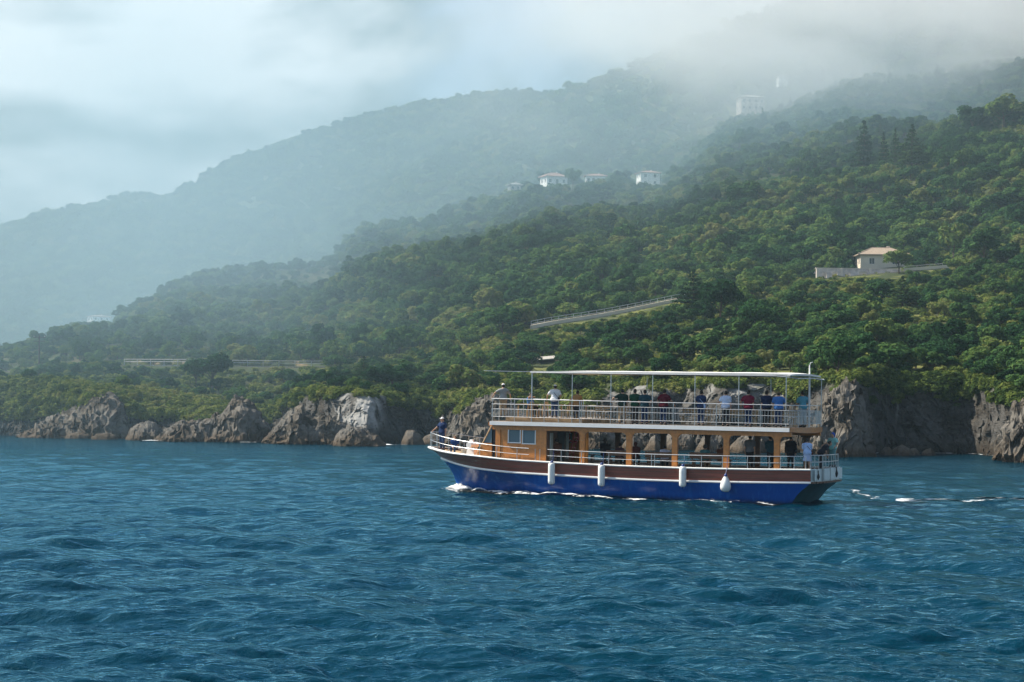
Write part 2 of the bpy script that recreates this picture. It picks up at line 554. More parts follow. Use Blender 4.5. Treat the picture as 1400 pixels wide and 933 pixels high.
def make_cliff_mat():
    m = bpy.data.materials.new('cliff_face'); m.use_nodes = True
    t = NT(m.node_tree)
    col, bp, geo = rock_nodes(t, pale=True)
    col = t.mix(1.0, col, (0.38, 0.385, 0.39), 'MULTIPLY')
    pa = t.add('ShaderNodeAttribute', attribute_name='pale')
    col = t.mix((pa, 2), col, (0.34, 0.34, 0.325))
    at_ = t.add('ShaderNodeAttribute', attribute_name='veg')
    n = t.add('ShaderNodeTexNoise', i_Vector=(geo, 0), i_Scale=0.5, i_Detail=5.0)
    green = t.ramp(n, [(0.35, (0.022, 0.035, 0.014)), (0.55, (0.05, 0.065, 0.022)), (0.75, (0.10, 0.09, 0.045))])
    col = t.mix((at_, 2), col, (green, 0))
    b = t.add('ShaderNodeBsdfPrincipled', i_Base_Color=col, i_Roughness=0.92)
    b.inputs['Specular IOR Level'].default_value = 0.2
    t.link(bp, 0, b, 'Normal')
    o = t.add('ShaderNodeOutputMaterial'); t.link(b, 0, o, 0)
    return m


def make_hill_mat():
    m = bpy.data.materials.new('hill_ground'); m.use_nodes = True
    t = NT(m.node_tree)
    geo = t.add('ShaderNodeNewGeometry')
    n = t.add('ShaderNodeTexNoise', i_Vector=(geo, 0), i_Scale=0.035, i_Detail=8.0, i_Roughness=0.62)
    n2 = t.add('ShaderNodeTexNoise', i_Vector=(geo, 0), i_Scale=0.45, i_Detail=6.0, i_Roughness=0.65)
    g = t.ramp(n, [(0.34, (0.026, 0.036, 0.014)), (0.52, (0.042, 0.052, 0.020)), (0.62, (0.075, 0.070, 0.035)), (0.72, (0.14, 0.105, 0.06))])
    col = t.mix(t.ramp(n2, [(0.40, 0.0), (0.62, 0.8)]), (g, 0), (0.040, 0.060, 0.018))
    at_ = t.add('ShaderNodeAttribute', attribute_name='soil')
    soil = t.ramp(n2, [(0.35, (0.20, 0.125, 0.065)), (0.6, (0.36, 0.25, 0.14))])
    col = t.mix((at_, 2), col, (soil, 0))
    ga = t.add('ShaderNodeAttribute', attribute_name='grass')
    gr = t.ramp(n2, [(0.35, (0.085, 0.105, 0.026)), (0.62, (0.165, 0.165, 0.050))])
    col = t.mix((ga, 2), col, (gr, 0))
    bp = t.add('ShaderNodeBump', i_Strength=0.8, i_Distance=0.8, i_Height=n2)
    b = t.add('ShaderNodeBsdfPrincipled', i_Base_Color=col, i_Roughness=0.95)
    b.inputs['Specular IOR Level'].default_value = 0.15
    t.link(bp, 0, b, 'Normal')
    o = t.add('ShaderNodeOutputMaterial'); t.link(b, 0, o, 0)
    return m


# bare cut banks above the roads (photo column range, height above the road in metres, strength)
def soil_mask(u, D, z):
    dr = D - road_D(u)
    n = fbm(np.stack([u * 0.06, D * 0.08, z * 0.15], -1), 3, seed=31)
    m = np.zeros_like(u)
    for u0, u1, hh in ((85, 290, 17), (295, 360, 6), (400, 425, 18), (715, 745, 12), (815, 875, 7), (1225, 1320, 5), (1380, 1440, 4)):
        inside = np.clip(np.minimum(u - u0, u1 - u) / 8, 0, 1) * ((dr > 3) & (dr < hh))
        if u0 < 500: inside = inside * .7 * np.clip((dr - 6) / 2, 0, 1)
        m = np.maximum(m, inside * np.clip(0.45 + n * 1.4, 0, 1))
    return m


def grass_mask(u, D):
    """open grassy ledges on the coastal slope"""
    x, y = az_dir(u)
    n = fbm(np.stack([x * D / 17, y * D / 9, 0 * D], -1), 3, seed=77)
    return np.clip((n - .12) * 5, 0, 1) * np.clip((u - 690) / 40, 0, 1) * (D < road_D(u) - 3)


def build_hills():
    me = mesh_np('hillside', world_pt(np.repeat(GU[:, None], GN, 1).ravel(), GDs.ravel(), GZ.ravel()), grid_faces(len(GU), GN)[:, ::-1])
    a = me.attributes.new('soil', 'FLOAT', 'POINT')
    a.data.foreach_set('value', soil_mask(np.repeat(GU, GN), GDs.ravel(), GZ.ravel()).astype(np.float32))
    a = me.attributes.new('grass', 'FLOAT', 'POINT'); a.data.foreach_set('value', grass_mask(np.repeat(GU, GN), GDs.ravel()).astype(np.float32))
    return tag(put('hillside', me, make_hill_mat()), kind='structure')


def build_cliff():
    us = np.concatenate([np.arange(-720, -80, 6.0), np.arange(-80, 1500, 1.5), np.arange(1500, 2322, 6.0)])
    nv = 96
    vs = np.linspace(-0.14, 1.0, nv)
    Uu, Vv = np.meshgrid(us, vs, indexing='ij')
    Ds, w, zt = shore_D(us)[:, None], tab(us, WID)[:, None], top_z(us)[:, None]
    vp = np.clip(Vv, 0, 1)
    D = Ds + w * (0.30 * vp + 0.70 * vp ** 2.2)
    z = np.where(Vv < 0, Vv * 14.0, zt * vp)
    x, y = az_dir(Uu)
    P = np.stack([x * D, y * D, z], -1).reshape(-1, 3)
    # strata leaning over to the left, buttresses, small relief
    q = P.copy(); s, c = math.sin(0.5), math.cos(0.5)
    q[:, 0], q[:, 2] = P[:, 0] * c + P[:, 2] * s, -P[:, 0] * s + P[:, 2] * c
    big = ridged(q * np.array([0.10, 0.07, 0.045]), 3, seed=5)
    mid = ridged(q * np.array([0.34, 0.2, 0.13]) + 7, 4, seed=15)
    fine = ridged(q * np.array([1.3, 0.9, 0.6]) + 3, 3, seed=25)
    fc = 1.1 * facets(q * np.array([.42, .35, .20]) + 2, 3) + .55 * facets(q * np.array([1.1, .9, .55]) + 5, 9) + .22 * facets(q * np.array([2.6, 2.2, 1.4]) + 5, 12)
    disp = 1.1 * big + 0.35 * mid + 0.10 * fine + fc
    env = (np.clip((1 - Vv) * 6, 0.0, 1)).reshape(-1) * np.clip(w / 6, 0.75, 1.2).repeat(nv, 1).reshape(-1)
    disp = disp * env
    side = fbm(q * 0.22 + 50, 3, seed=35) * 0.7 * env
    xr, yr = x.ravel(), y.ravel()
    P[:, 0] += -xr * disp + yr * side; P[:, 1] += -yr * disp - xr * side
    P[:, 2] += 0.35 * fbm(q * 0.5 + 9, 3, seed=45) * env * np.clip(Vv.ravel() * 4, 0, 1)
    me = mesh_np('cliff', P, grid_faces(len(us), nv)[:, ::-1], smooth=False)
    # what is overgrown: above the bare band, and on ledges
    nrm = np.zeros(len(P) * 3, np.float32); me.vertices.foreach_get('normal', nrm); nz = nrm.reshape(-1, 3)[:, 2]
    vv = tab(Uu.ravel(), VEG)
    n = fbm(P * 0.25 + 21, 4, seed=55)
    veg = np.clip(((Vv.ravel() - vv) * 5 + n * 1.2 + (nz - 0.5) * 0.9), 0, 1)
    veg *= np.clip((P[:, 2] - 1.2) / 1.5, 0, 1)
    a = me.attributes.new('veg', 'FLOAT', 'POINT'); a.data.foreach_set('value', veg.astype(np.float32))
    pn_ = fbm(P * np.array([.5, .5, .16]) + 33, 4, seed=71)
    pale = np.clip(np.minimum(Uu.ravel() - 452, 528 - Uu.ravel()) / 12, 0, 1) * np.clip(.75 + pn_ * 1.2, 0, 1) * np.clip((P[:, 2] - 1.0) / 1.5, 0, 1)
    pale = np.maximum(pale, .55 * np.clip(np.minimum(Uu.ravel() - 815, 1112 - Uu.ravel()) / 12, 0, 1) * np.clip(.55 + pn_ * 1.6, 0, 1) * np.clip((P[:, 2] - 4.5) / 2, 0, 1))
    stripe = np.clip(1 - np.abs(Uu.ravel() - 1229 - 2 * pn_) / 3, 0, 1) * np.clip((P[:, 2] - 3) / 2, 0, 1) * np.clip((7.5 - P[:, 2]) / 1.5, 0, 1) * .8
    a = me.attributes.new('pale', 'FLOAT', 'POINT'); a.data.foreach_set('value', np.maximum(pale, stripe).astype(np.float32))
    o = tag(put('cliff', me, make_cliff_mat()), kind='structure')
    return P, veg, nz, Uu.ravel(), Vv.ravel()


build_hills()
CLIFF_P, CLIFF_VEG, CLIFF_NZ, CLIFF_U, CLIFF_V = build_cliff()
# ------------------------------------------------------------------ sea
def ocean_tile(N, L, wind, kdir, lmin, spread=2, seed=0, chop=True):
    """height field of wind waves on an N x N tile of side L, shortest wave kept lmin"""
    r = np.random.default_rng(seed)
    k1 = 2 * np.pi * np.fft.fftfreq(N, L / N)
    kx, ky = np.meshgrid(k1, k1, indexing='ij')
    k = np.hypot(kx, ky); k[0, 0] = 1e-6
    Lw = wind ** 2 / 9.81
    ph = np.exp(-1 / (k * Lw) ** 2) / k ** 4 * np.abs((kx * kdir[0] + ky * kdir[1]) / k) ** spread
    ph *= np.exp(-(k * lmin / (2 * np.pi)) ** 2 * 0.6)
    ph[0, 0] = 0
    h = np.sqrt(ph) * (r.normal(size=(N, N)) + 1j * r.normal(size=(N, N)))
    z = np.real(np.fft.ifft2(h))
    dx = np.real(np.fft.ifft2(-1j * kx / k * h)); dy = np.real(np.fft.ifft2(-1j * ky / k * h))
    s = z.std()
    return z / s, dx / s, dy / s


def sample(T, L, x, y):
    N = T[0].shape[0]
    fx = (x / L % 1) * N; fy = (y / L % 1) * N
    i, j = fx.astype(int), fy.astype(int); a, b = fx - i, fy - j
    i %= N; j %= N; i2, j2 = (i + 1) % N, (j + 1) % N
    return [t[i, j] * (1 - a) * (1 - b) + t[i2, j] * a * (1 - b) + t[i, j2] * (1 - a) * b + t[i2, j2] * a * b for t in T]


KD = (math.sin(0.35), math.cos(0.35))
TILES = [(71.0, [ocean_tile(512, 71.0, 4.5, KD, lm, 2, 1) for lm in (0.35, 1.2, 3.5)]),
         (29.3, [ocean_tile(512, 29.3, 2.5, (math.sin(-0.5), math.cos(-0.5)), lm, 2, 2) for lm in (0.16, 0.8, 2.5)])]
AMPS = (0.090, 0.060)


def sea_disp(x, y, lod):
    """wave displacement; lod 0 near .. 2 far (short waves left to the surface relief)"""
    out = [0, 0, 0]
    for (L, lv), amp in zip(TILES, AMPS):
        r = 0.0 if L > 50 else 0.6
        xr, yr = x * math.cos(r) - y * math.sin(r), x * math.sin(r) + y * math.cos(r)
        S = [sample(t, L, xr, yr) for t in lv]
        a = np.clip(lod, 0, 2)
        for c in range(3):
            v = np.where(a < 1, S[0][c] * (1 - a) + S[1][c] * a, S[1][c] * (2 - a) + S[2][c] * (a - 1))
            out[c] = out[c] + amp * v
    return out


def make_sea_mat():
    m = bpy.data.materials.new('sea_water'); m.use_nodes = True
    t = NT(m.node_tree)
    geo = t.add('ShaderNodeNewGeometry')
    mp = t.add('ShaderNodeMapping', i_Vector=(geo, 0)); mp.inputs['Rotation'].default_value = (0, 0, 0.3); mp.inputs['Scale'].default_value = (0.62, 1.0, 1.0)
    n1 = t.add('ShaderNodeTexNoise', i_Vector=mp, i_Scale=0.85, i_Detail=5.0, i_Roughness=0.58, i_Distortion=0.5)
    n2 = t.add('ShaderNodeTexNoise', i_Vector=mp, i_Scale=4.2, i_Detail=4.0, i_Roughness=0.55, i_Distortion=0.3)
    b1 = t.add('ShaderNodeBump', i_Strength=1.0, i_Distance=SEA_B1, i_Height=n1)
    b2 = t.add('ShaderNodeBump', i_Strength=1.0, i_Distance=SEA_B2, i_Height=n2); t.link(b1, 0, b2, 'Normal')
    v = t.add('ShaderNodeTexNoise', i_Vector=(geo, 0), i_Scale=0.02, i_Detail=3.0)
    col = t.ramp(v, [(0.35, SEA_COL0), (0.65, SEA_COL1)])
    # deep water below, a blue-tinted reflection of the sky on the surface
    d = t.add('ShaderNodeBsdfDiffuse', i_Color=col)
    g = t.add('ShaderNodeBsdfGlossy', i_Roughness=0.07); g.inputs['Color'].default_value = SEA_REFL
    fr = t.add('ShaderNodeFresnel', i_IOR=1.333)
    for nd in (d, g, fr): t.link(b2, 0, nd, 'Normal')
    b = t.n.new('ShaderNodeMixShader')
    t.link(fr, 0, b, 0); t.link(d, 0, b, 1); t.link(g, 0, b, 2)
    o = t.add('ShaderNodeOutputMaterial'); t.link(b, 0, o, 0)
    return m


SEA_REFL = (0.29, 0.58, 0.725, 1)
SEA_B1, SEA_B2 = 0.24, 0.055
SEA_COL0, SEA_COL1 = (0.0002, 0.019, 0.034), (0.0003, 0.027, 0.046)


def build_sea():
    az = np.concatenate([np.arange(-180, -20, 5.0), np.linspace(-18, 18, 560), np.arange(20, 180.1, 5.0)])
    az = np.radians(az)
    ph = np.linspace(math.atan(CAM_H / 27.0), math.atan(CAM_H / 330.0), 800)
    D = np.concatenate([[0.5, 6, 14, 21], CAM_H / np.tan(ph), [420, 600, 1000, 2000, 4200]])
    A, Dm = np.meshgrid(az, D, indexing='ij')
    x, y = np.sin(A) * Dm, np.cos(A) * Dm
    row = np.gradient(D)[None, :].repeat(len(az), 0)
    lod = np.clip(np.log(row / 0.06) / np.log(1.3 / 0.06) * 2, 0, 2.0)
    fade = np.clip((330 - Dm) / 60, 0, 1) * np.clip((Dm - 22) / 6, 0, 1) * np.clip((math.radians(18) - np.abs(A)) / math.radians(1.5), 0, 1)
    far = np.clip(1.1 - (row - 0.35) / 1.7, 0.12, 1.1)
    z, dx, dy = sea_disp(x.ravel(), y.ravel(), lod.ravel())
    f = (fade * far).ravel()
    V = np.stack([x.ravel() + dx * f * 0.9, y.ravel() + dy * f * 0.9, z * f], -1)
    V = np.clip(V, -4200, 4200)
    return tag(put('sea', mesh_np('sea', V, grid_faces(len(az), len(D))[:, ::-1]), make_sea_mat()), kind='structure')


build_sea()


# ------------------------------------------------------------------ haze and the mist on the mountain
def build_haze():
    m = bpy.data.materials.new('haze_air'); m.use_nodes = True
    t = NT(m.node_tree)
    pv = t.add('ShaderNodeVolumePrincipled', i_Density=HAZE_DENSITY, i_Anisotropy=0.25)
    pv.inputs['Color'].default_value = (0.42, 0.57, 0.66, 1)
    o = t.add('ShaderNodeOutputMaterial'); t.link(pv, 0, o, 'Volume')
    b = MB(); b.box((0, 0, (HAZE_TOP - 9) / 2), (8600, 8600, HAZE_TOP + 9))
    tag(b.build('haze', m), kind='stuff')


HAZE_DENSITY, HAZE_TOP = 0.00015, 350.0
build_haze()


def mist_bank(name, c, d, rz, dens, z0, z1, scale, seed, lo, hi, tint=(0.97, 0.985, 1.0, 1), fade=60, aniso=0.25):
    """a bank of cloud lying on the slope: a closed volume whose density thickens with height"""
    m = bpy.data.materials.new('cloud_vapour'); m.use_nodes = True
    t = NT(m.node_tree)
    tc = t.add('ShaderNodeTexCoord')
    mp = t.add('ShaderNodeMapping', i_Vector=(tc, 3)); mp.inputs['Location'].default_value = (seed, seed * 2.7, 0); mp.inputs['Scale'].default_value = (1, 1, 1.7)
    n = t.add('ShaderNodeTexNoise', i_Vector=mp, i_Scale=scale, i_Detail=5.0, i_Roughness=0.55, i_Distortion=0.4)
    sx = t.add('ShaderNodeSeparateXYZ', i_0=(tc, 3))
    # 0..1 upwards between z0 and z1 (local metres), eased to nothing at the sides of the bank
    up = t.add('ShaderNodeMapRange', interpolation_type='SMOOTHSTEP', i_Value=(sx, 2), i_From_Min=z0, i_From_Max=z1)
    top = t.add('ShaderNodeMapRange', interpolation_type='SMOOTHSTEP', i_Value=(sx, 2), i_From_Min=d[2] / 2, i_From_Max=d[2] / 2 - fade)
    ax = t.math('ABSOLUTE', (sx, 0)); ay = t.math('ABSOLUTE', (sx, 1))
    ex = t.add('ShaderNodeMapRange', interpolation_type='SMOOTHSTEP', i_Value=ax, i_From_Min=d[0] / 2, i_From_Max=d[0] / 2 - d[0] * 0.22)
    ey = t.add('ShaderNodeMapRange', interpolation_type='SMOOTHSTEP', i_Value=ay, i_From_Min=d[1] / 2, i_From_Max=d[1] / 2 - d[1] * 0.25)
    env = t.math('MULTIPLY', t.math('MULTIPLY', ex, ey), t.math('MULTIPLY', up, top))
    nn = t.add('ShaderNodeMapRange', i_Value=n, i_From_Min=lo, i_From_Max=hi)
    den = t.math('MULTIPLY', t.math('MULTIPLY', env, nn), dens)
    pv = t.add('ShaderNodeVolumePrincipled', i_Anisotropy=aniso)
    pv.inputs['Color'].default_value = tint
    t.link(den, 0, pv, 'Density')
    o = t.add('ShaderNodeOutputMaterial'); t.link(pv, 0, o, 'Volume')
    b = MB(); b.box((0, 0, 0), d)
    ob = b.build(name, m, loc=c, rot=(0, 0, rz))
    return tag(ob, kind='stuff')
# mist drifting along the summit, thin blue air over the slopes, a pool of mist in the valley behind the near hill
mist_bank('mist_bank', (350, 880, 200), (840, 420, 280), 0.05, 0.0155, -88, 2, 0.012, 3.1, 0.43, 0.55, (0.99, 0.993, 1.0, 1), 200, 0.0)
mist_bank('mist_bank', (-60, 1070, 140), (2500, 1960, 290), 0.40, 0.00045, -175, -145, 0.003, 1.7, -0.2, 0.6, (0.38, 0.53, 0.62, 1), 215)
mist_bank('mist_bank', (10, 690, 95), (440, 260, 230), 0.35, 0.0036, -110, -60, 0.012, 8.3, 0.15, 0.75, (0.46, 0.68, 0.82, 1), 110)
mist_bank('mist_bank', (-165, 340, 50), (330, 350, 120), 0.20, 0.0033, -59, -48, 0.012, 9.1, 0.1, 0.8, (0.42, 0.62, 0.75, 1), 75)
# ------------------------------------------------------------------ trees
def leaf_mat(name, cols, back=0.22):
    m = bpy.data.materials.new(name); m.use_nodes = True
    t = NT(m.node_tree)
    oi = t.add('ShaderNodeObjectInfo')
    geo = t.add('ShaderNodeNewGeometry')
    at_ = t.add('ShaderNodeAttribute', attribute_name='shade')
    n = t.add('ShaderNodeTexNoise', i_Vector=(geo, 0), i_Scale=0.03, i_Detail=4.0)
    f = t.math('ADD', t.math('MULTIPLY', (oi, 'Random'), 0.80), t.math('ADD', t.math('MULTIPLY', n, 1.6), t.math('MULTIPLY', (at_, 2), 0.16)), clamp=False)
    f = t.math('SUBTRACT', f, 0.74)
    cr = t.ramp(f, cols)
    d = t.add('ShaderNodeBsdfDiffuse', i_Color=cr)
    tr = t.add('ShaderNodeBsdfTranslucent'); t.link(cr, 0, tr, 0)
    mx = t.n.new('ShaderNodeMixShader'); mx.inputs[0].default_value = back
    t.link(d, 0, mx, 1); t.link(tr, 0, mx, 2)
    o = t.add('ShaderNodeOutputMaterial'); t.link(mx, 0, o, 0)
    return m


M_BROAD = leaf_mat('broadleaf_foliage', [(0.0, (0.016, 0.046, 0.018)), (0.3, (0.031, 0.082, 0.031)), (0.6, (0.068, 0.134, 0.041)), (0.85, (0.130, 0.188, 0.048)), (1.0, (0.170, 0.180, 0.065))])
M_PINE = leaf_mat('pine_foliage', [(0.0, (0.020, 0.048, 0.020)), (0.5, (0.036, 0.072, 0.026)), (1.0, (0.062, 0.092, 0.036))], 0.15)
M_SCRUB = leaf_mat('scrub_foliage', [(0.0, (0.035, 0.062, 0.018)), (0.3, (0.080, 0.118, 0.028)), (0.6, (0.150, 0.190, 0.044)), (1.0, (0.215, 0.215, 0.070))])
M_BARK = mat('bark', (0.085, 0.065, 0.048), 0.9, 0.35, 4.0, 0.1)


def leaf_quads(C, Nrm, size, r, fold=0.35):
    """one small folded leaf clump per centre: N x 4 vertices"""
    n = len(C)
    a = r.normal(size=(n, 3)); a -= (a * Nrm).sum(1)[:, None] * Nrm; a /= np.linalg.norm(a, axis=1)[:, None] + 1e-9
    b = np.cross(Nrm, a)
    s = size * r.uniform(0.6, 1.35, n)
    s = s[:, None]
    k = r.uniform(-fold, fold, (n, 4, 1)) * s[:, None]
    asp = r.uniform(0.5, 0.9, n)[:, None]
    Q = np.stack([C + a * s, C + b * s * asp, C - a * s, C - b * s * asp], 1) + Nrm[:, None] * k
    return Q


def crown_mesh(name, blobs, nleaf, leaf, r, mat_, droop=0.0, core=True):
    """crown of many leaf clumps lying on and in a set of lobes (centre, radii)"""
    vol = np.array([b[1][0] * b[1][1] for b in blobs]); w = vol / vol.sum()
    Cs, Ns = [], []
    for (c, rad), k in zip(blobs, w):
        n = max(8, int(nleaf * k))
        d = r.normal(size=(n, 3)); d /= np.linalg.norm(d, axis=1)[:, None]
        d[:, 2] = np.where(d[:, 2] < -0.55, -d[:, 2], d[:, 2])
        rr = 0.62 + 0.46 * r.uniform(0, 1, n) ** 0.6
        Cs.append(np.array(c) + d * np.array(rad) * rr[:, None])
        nn = d / np.array(rad); nn /= np.linalg.norm(nn, axis=1)[:, None]
        nn = nn + r.normal(size=(n, 3)) * 0.30; nn[:, 2] += 0.15 - droop
        Ns.append(nn / np.linalg.norm(nn, axis=1)[:, None])
    C, N = np.concatenate(Cs), np.concatenate(Ns)
    Q = leaf_quads(C, N, leaf, r)
    V = Q.reshape(-1, 3); Fq = np.arange(len(V)).reshape(-1, 4)
    me = mesh_np(name, V, Fq, smooth=False)
    a = me.attributes.new('shade', 'FLOAT', 'POINT')
    a.data.foreach_set('value', np.repeat(r.uniform(-1, 1, len(C)), 4).astype(np.float32))
    me.materials.append(mat_)
    return me


def broadleaf(seed, h=6.0, R=2.6, nleaf=1500, leaf=0.24, nb=13, squat=0.75):
    r = np.random.default_rng(seed)
    zc = h - R * squat * 1.05
    blobs = [((0, 0, zc), (R * .62, R * .62, R * .6 * squat))]
    for i in range(nb):
        q = 2 * math.pi * (i * 0.382 + r.uniform(-.1, .1)); e = r.uniform(-0.45, 0.95)
        d = np.array([math.cos(q) * math.sqrt(max(0, 1 - e * e)), math.sin(q) * math.sqrt(max(0, 1 - e * e)), e * squat])
        k = r.uniform(0.28, 0.46) * R
        blobs.append((np.array([0, 0, zc]) + d * R * r.uniform(0.55, 0.9), (k, k, k * r.uniform(.65, .9))))
    cr = crown_mesh('tree_crown', blobs, nleaf, leaf, r, M_BROAD)
    b = MB()
    b.tube([(0, 0, -0.5), (0.05, 0, zc * .4), (0.1 * R * r.uniform(-1, 1), 0.1 * R * r.uniform(-1, 1), zc)], [.055 * R + .03, .045 * R + .02, .025 * R], 6)
    for i in range(5):
        c = blobs[1 + i * 2][0]
        b.tube([(0, 0, zc * r.uniform(.35, .6)), (c[0] * .5, c[1] * .5, c[2] * .72), tuple(c)], [.028 * R, .02 * R, .008 * R], 4)
    tk = b.mesh('tree_trunk'); tk.materials.append(M_BARK)
    return cr, tk


def pine(seed, h=10.0, R=2.3, nleaf=1500, leaf=0.24):
    r = np.random.default_rng(seed)
    blobs = []; b = MB()
    b.tube([(0, 0, -0.5), (0.06, 0.03, h * .5), (0, 0, h * .97)], [.02 * h, .014 * h, .003 * h], 6)
    lv = 9
    for i in range(lv):
        f = i / (lv - 1)
        z = h * (0.24 + 0.72 * f)
        rad = R * (1 - f) ** 0.8 * r.uniform(.8, 1.15) + 0.15
        n = 5 if f < .7 else 3
        for k in range(n):
            q = 2 * math.pi * (k / n + r.uniform(-.08, .08)) + i
            rr = rad * r.uniform(.75, 1.15)
            e = (math.cos(q) * rr, math.sin(q) * rr, z + r.uniform(-.02, .03) * h)
            b.tube([(0, 0, z), e], [.006 * h, .002 * h], 3)
            blobs.append(((e[0] * .62, e[1] * .62, z + 0.03 * h), (rr * .5 + .12, rr * .5 + .12, 0.034 * h + .1)))
    blobs.append(((0, 0, h * .97), (.22, .22, .07 * h)))
    cr = crown_mesh('pine_crown', blobs, nleaf, leaf, r, M_PINE)
    tk = b.mesh('pine_trunk'); tk.materials.append(M_BARK)
    return cr, tk


def scrub(seed, R=1.0, nleaf=420, leaf=0.13):
    r = np.random.default_rng(seed)
    blobs = []
    for i in range(7):
        q = r.uniform(0, 6.28); d = R * r.uniform(0, .65); k = R * r.uniform(.3, .52)
        blobs.append(((d * math.cos(q), d * math.sin(q), k * r.uniform(.6, 1.3)), (k, k, k * r.uniform(.7, 1.2))))
    return crown_mesh('scrub_bush', blobs, nleaf, leaf, r, M_SCRUB)


BROADS = [broadleaf(s, h=h, R=R, squat=q, nleaf=n) for s, h, R, q, n in ((1, 6.0, 2.6, .8, 1900), (2, 5.4, 2.8, .68, 1900), (3, 6.6, 2.5, .95, 1900), (4, 5.0, 2.5, .75, 1700), (5, 6.2, 2.9, .85, 2100))]
PINES = [pine(s, h, R) for s, h, R in ((11, 10.0, 2.2), (12, 9.0, 2.7), (13, 11.0, 2.0))]
SCRUBS = [scrub(s) for s in (21, 22, 23, 24)]


def merged(cr, tk):
    """crown and trunk as one mesh, for the far wood"""
    bm = bmesh.new()
    bm.from_mesh(cr); nf = len(bm.faces)
    bm.from_mesh(tk)
    bm.faces.ensure_lookup_table()
    for f in bm.faces[nf:]: f.material_index = 1
    me = bpy.data.meshes.new('far_tree'); bm.to_mesh(me); bm.free()
    me.materials.append(cr.materials[0]); me.materials.append(M_BARK)
    return me


# ---- where things must stay visible: photo boxes (x0, y0, x1, y1, distance of what stands there)
CLEAR = []


def keep_clear(x0, y0, x1, y1, D): CLEAR.append((x0, y0, x1, y1, D))


def blocked(P, h, rad, D, near=7.0):
    px, pb = proj(P); T = P.copy(); T[:, 2] += h
    _, pt = proj(T); rp = rad * F_PX / D
    bad = np.zeros(len(P), bool)
    for x0, y0, x1, y1, Dd in CLEAR:
        ov = (px + rp > x0) & (px - rp < x1)
        bad |= ov & (pt < y1 - 3.0) & (pb > y0 - 1) & (D < Dd + 1)
        bad |= (px + rp * .5 > x0) & (px - rp * .5 < x1) & (np.abs(D - Dd) < near)
    return bad


_el = (GZ + 0.0 - CAM_H) / GDs
_run = np.maximum.accumulate(_el, axis=1)


def in_sight(u, D, ztop):
    i = np.clip(((u - GU[0]) / 6.0).round().astype(int), 0, len(GU) - 1)
    Dt = GDs[i, 0]
    j = np.clip(np.log(np.maximum(D, Dt) / Dt) / np.log(2500.0 / Dt) * (GN - 1) - 1.5, 0, GN - 1).astype(int)
    return (ztop - CAM_H) / D > _run[i, j] - 0.0006


def candidates(D0, D1, s, jit=0.5, u0=-40, u1=1440):
    """jittered grid of bearings and distances at spacing s metres"""
    us, Ds = [], []
    D = D0
    while D < D1:
        st = s * (F_PX / D)
        u = np.arange(u0, u1, st) + rng.uniform(0, st)
        u = u + rng.uniform(-jit, jit, len(u)) * st
        us.append(u); Ds.append(D + rng.uniform(-jit, jit, len(u)) * s)
        D += s * 0.9
    return np.concatenate(us), np.concatenate(Ds)


def point_cloud(name, P, scl, protos, label_kind='stuff'):
    """one object of uncounted growth: instances of a few plants on points"""
    me = bpy.data.meshes.new(name)
    me.vertices.add(len(P)); me.vertices.foreach_set('co', np.asarray(P, np.float32).ravel())
    n = len(P)
    a = me.attributes.new('rot', 'FLOAT_VECTOR', 'POINT'); rv = np.zeros((n, 3), np.float32)
    rv[:, 2] = rng.uniform(0, 6.28, n); rv[:, :2] = rng.normal(0, 0.06, (n, 2)); a.data.foreach_set('vector', rv.ravel())
    a = me.attributes.new('scl', 'FLOAT_VECTOR', 'POINT'); a.data.foreach_set('vector', np.asarray(scl, np.float32).ravel())
    a = me.attributes.new('idx', 'INT', 'POINT'); a.data.foreach_set('value', rng.integers(0, len(protos), n).astype(np.int32))
    o = put(name, me)
    ng = bpy.data.node_groups.new(name, 'GeometryNodeTree')
    ng.interface.new_socket('Geometry', in_out='INPUT', socket_type='NodeSocketGeometry')
    ng.interface.new_socket('Geometry', in_out='OUTPUT', socket_type='NodeSocketGeometry')
    N, L = ng.nodes, ng.links
    gi, go = N.new('NodeGroupInput'), N.new('NodeGroupOutput')
    ip = N.new('GeometryNodeInstanceOnPoints'); ip.inputs['Pick Instance'].default_value = True
    jn = N.new('GeometryNodeJoinGeometry')
    for p in protos:
        po = bpy.data.objects.new(p.name, p)           # holds the plant's shape; not linked to the scene itself
        oi = N.new('GeometryNodeObjectInfo'); oi.inputs['Object'].default_value = po; oi.inputs['As Instance'].default_value = False
        g2 = N.new('GeometryNodeGeometryToInstance')
        L.new(oi.outputs['Geometry'], g2.inputs[0]); L.new(g2.outputs[0], jn.inputs[0])
    L.new(jn.outputs[0], ip.inputs['Instance']); L.new(gi.outputs[0], ip.inputs['Points'])
    for an, dt, tgt in (('idx', 'INT', 'Instance Index'), ('scl', 'FLOAT_VECTOR', 'Scale'), ('rot', 'FLOAT_VECTOR', 'Rotation')):
        na = N.new('GeometryNodeInputNamedAttribute'); na.data_type = dt; na.inputs['Name'].default_value = an
        if an == 'rot':
            e = N.new('FunctionNodeEulerToRotation'); L.new(na.outputs[0], e.inputs[0]); L.new(e.outputs[0], ip.inputs[tgt])
        else:
            L.new(na.outputs[0], ip.inputs[tgt])
    L.new(ip.outputs[0], go.inputs[0])
    md = o.modifiers.new('growth', 'NODES'); md.node_group = ng
    return tag(o, kind=label_kind)


def real_tree(name, kindmesh, P, s, rz, label, cat, group=None, lean=(0, 0)):
    cr, tk = kindmesh
    e = empty(name, tuple(P), rz); e.scale = s; e.rotation_euler = (lean[0], lean[1], rz)
    tag(e, label, cat, group)
    put('trunk', tk, None, e); put('crown', cr, None, e)
    return e


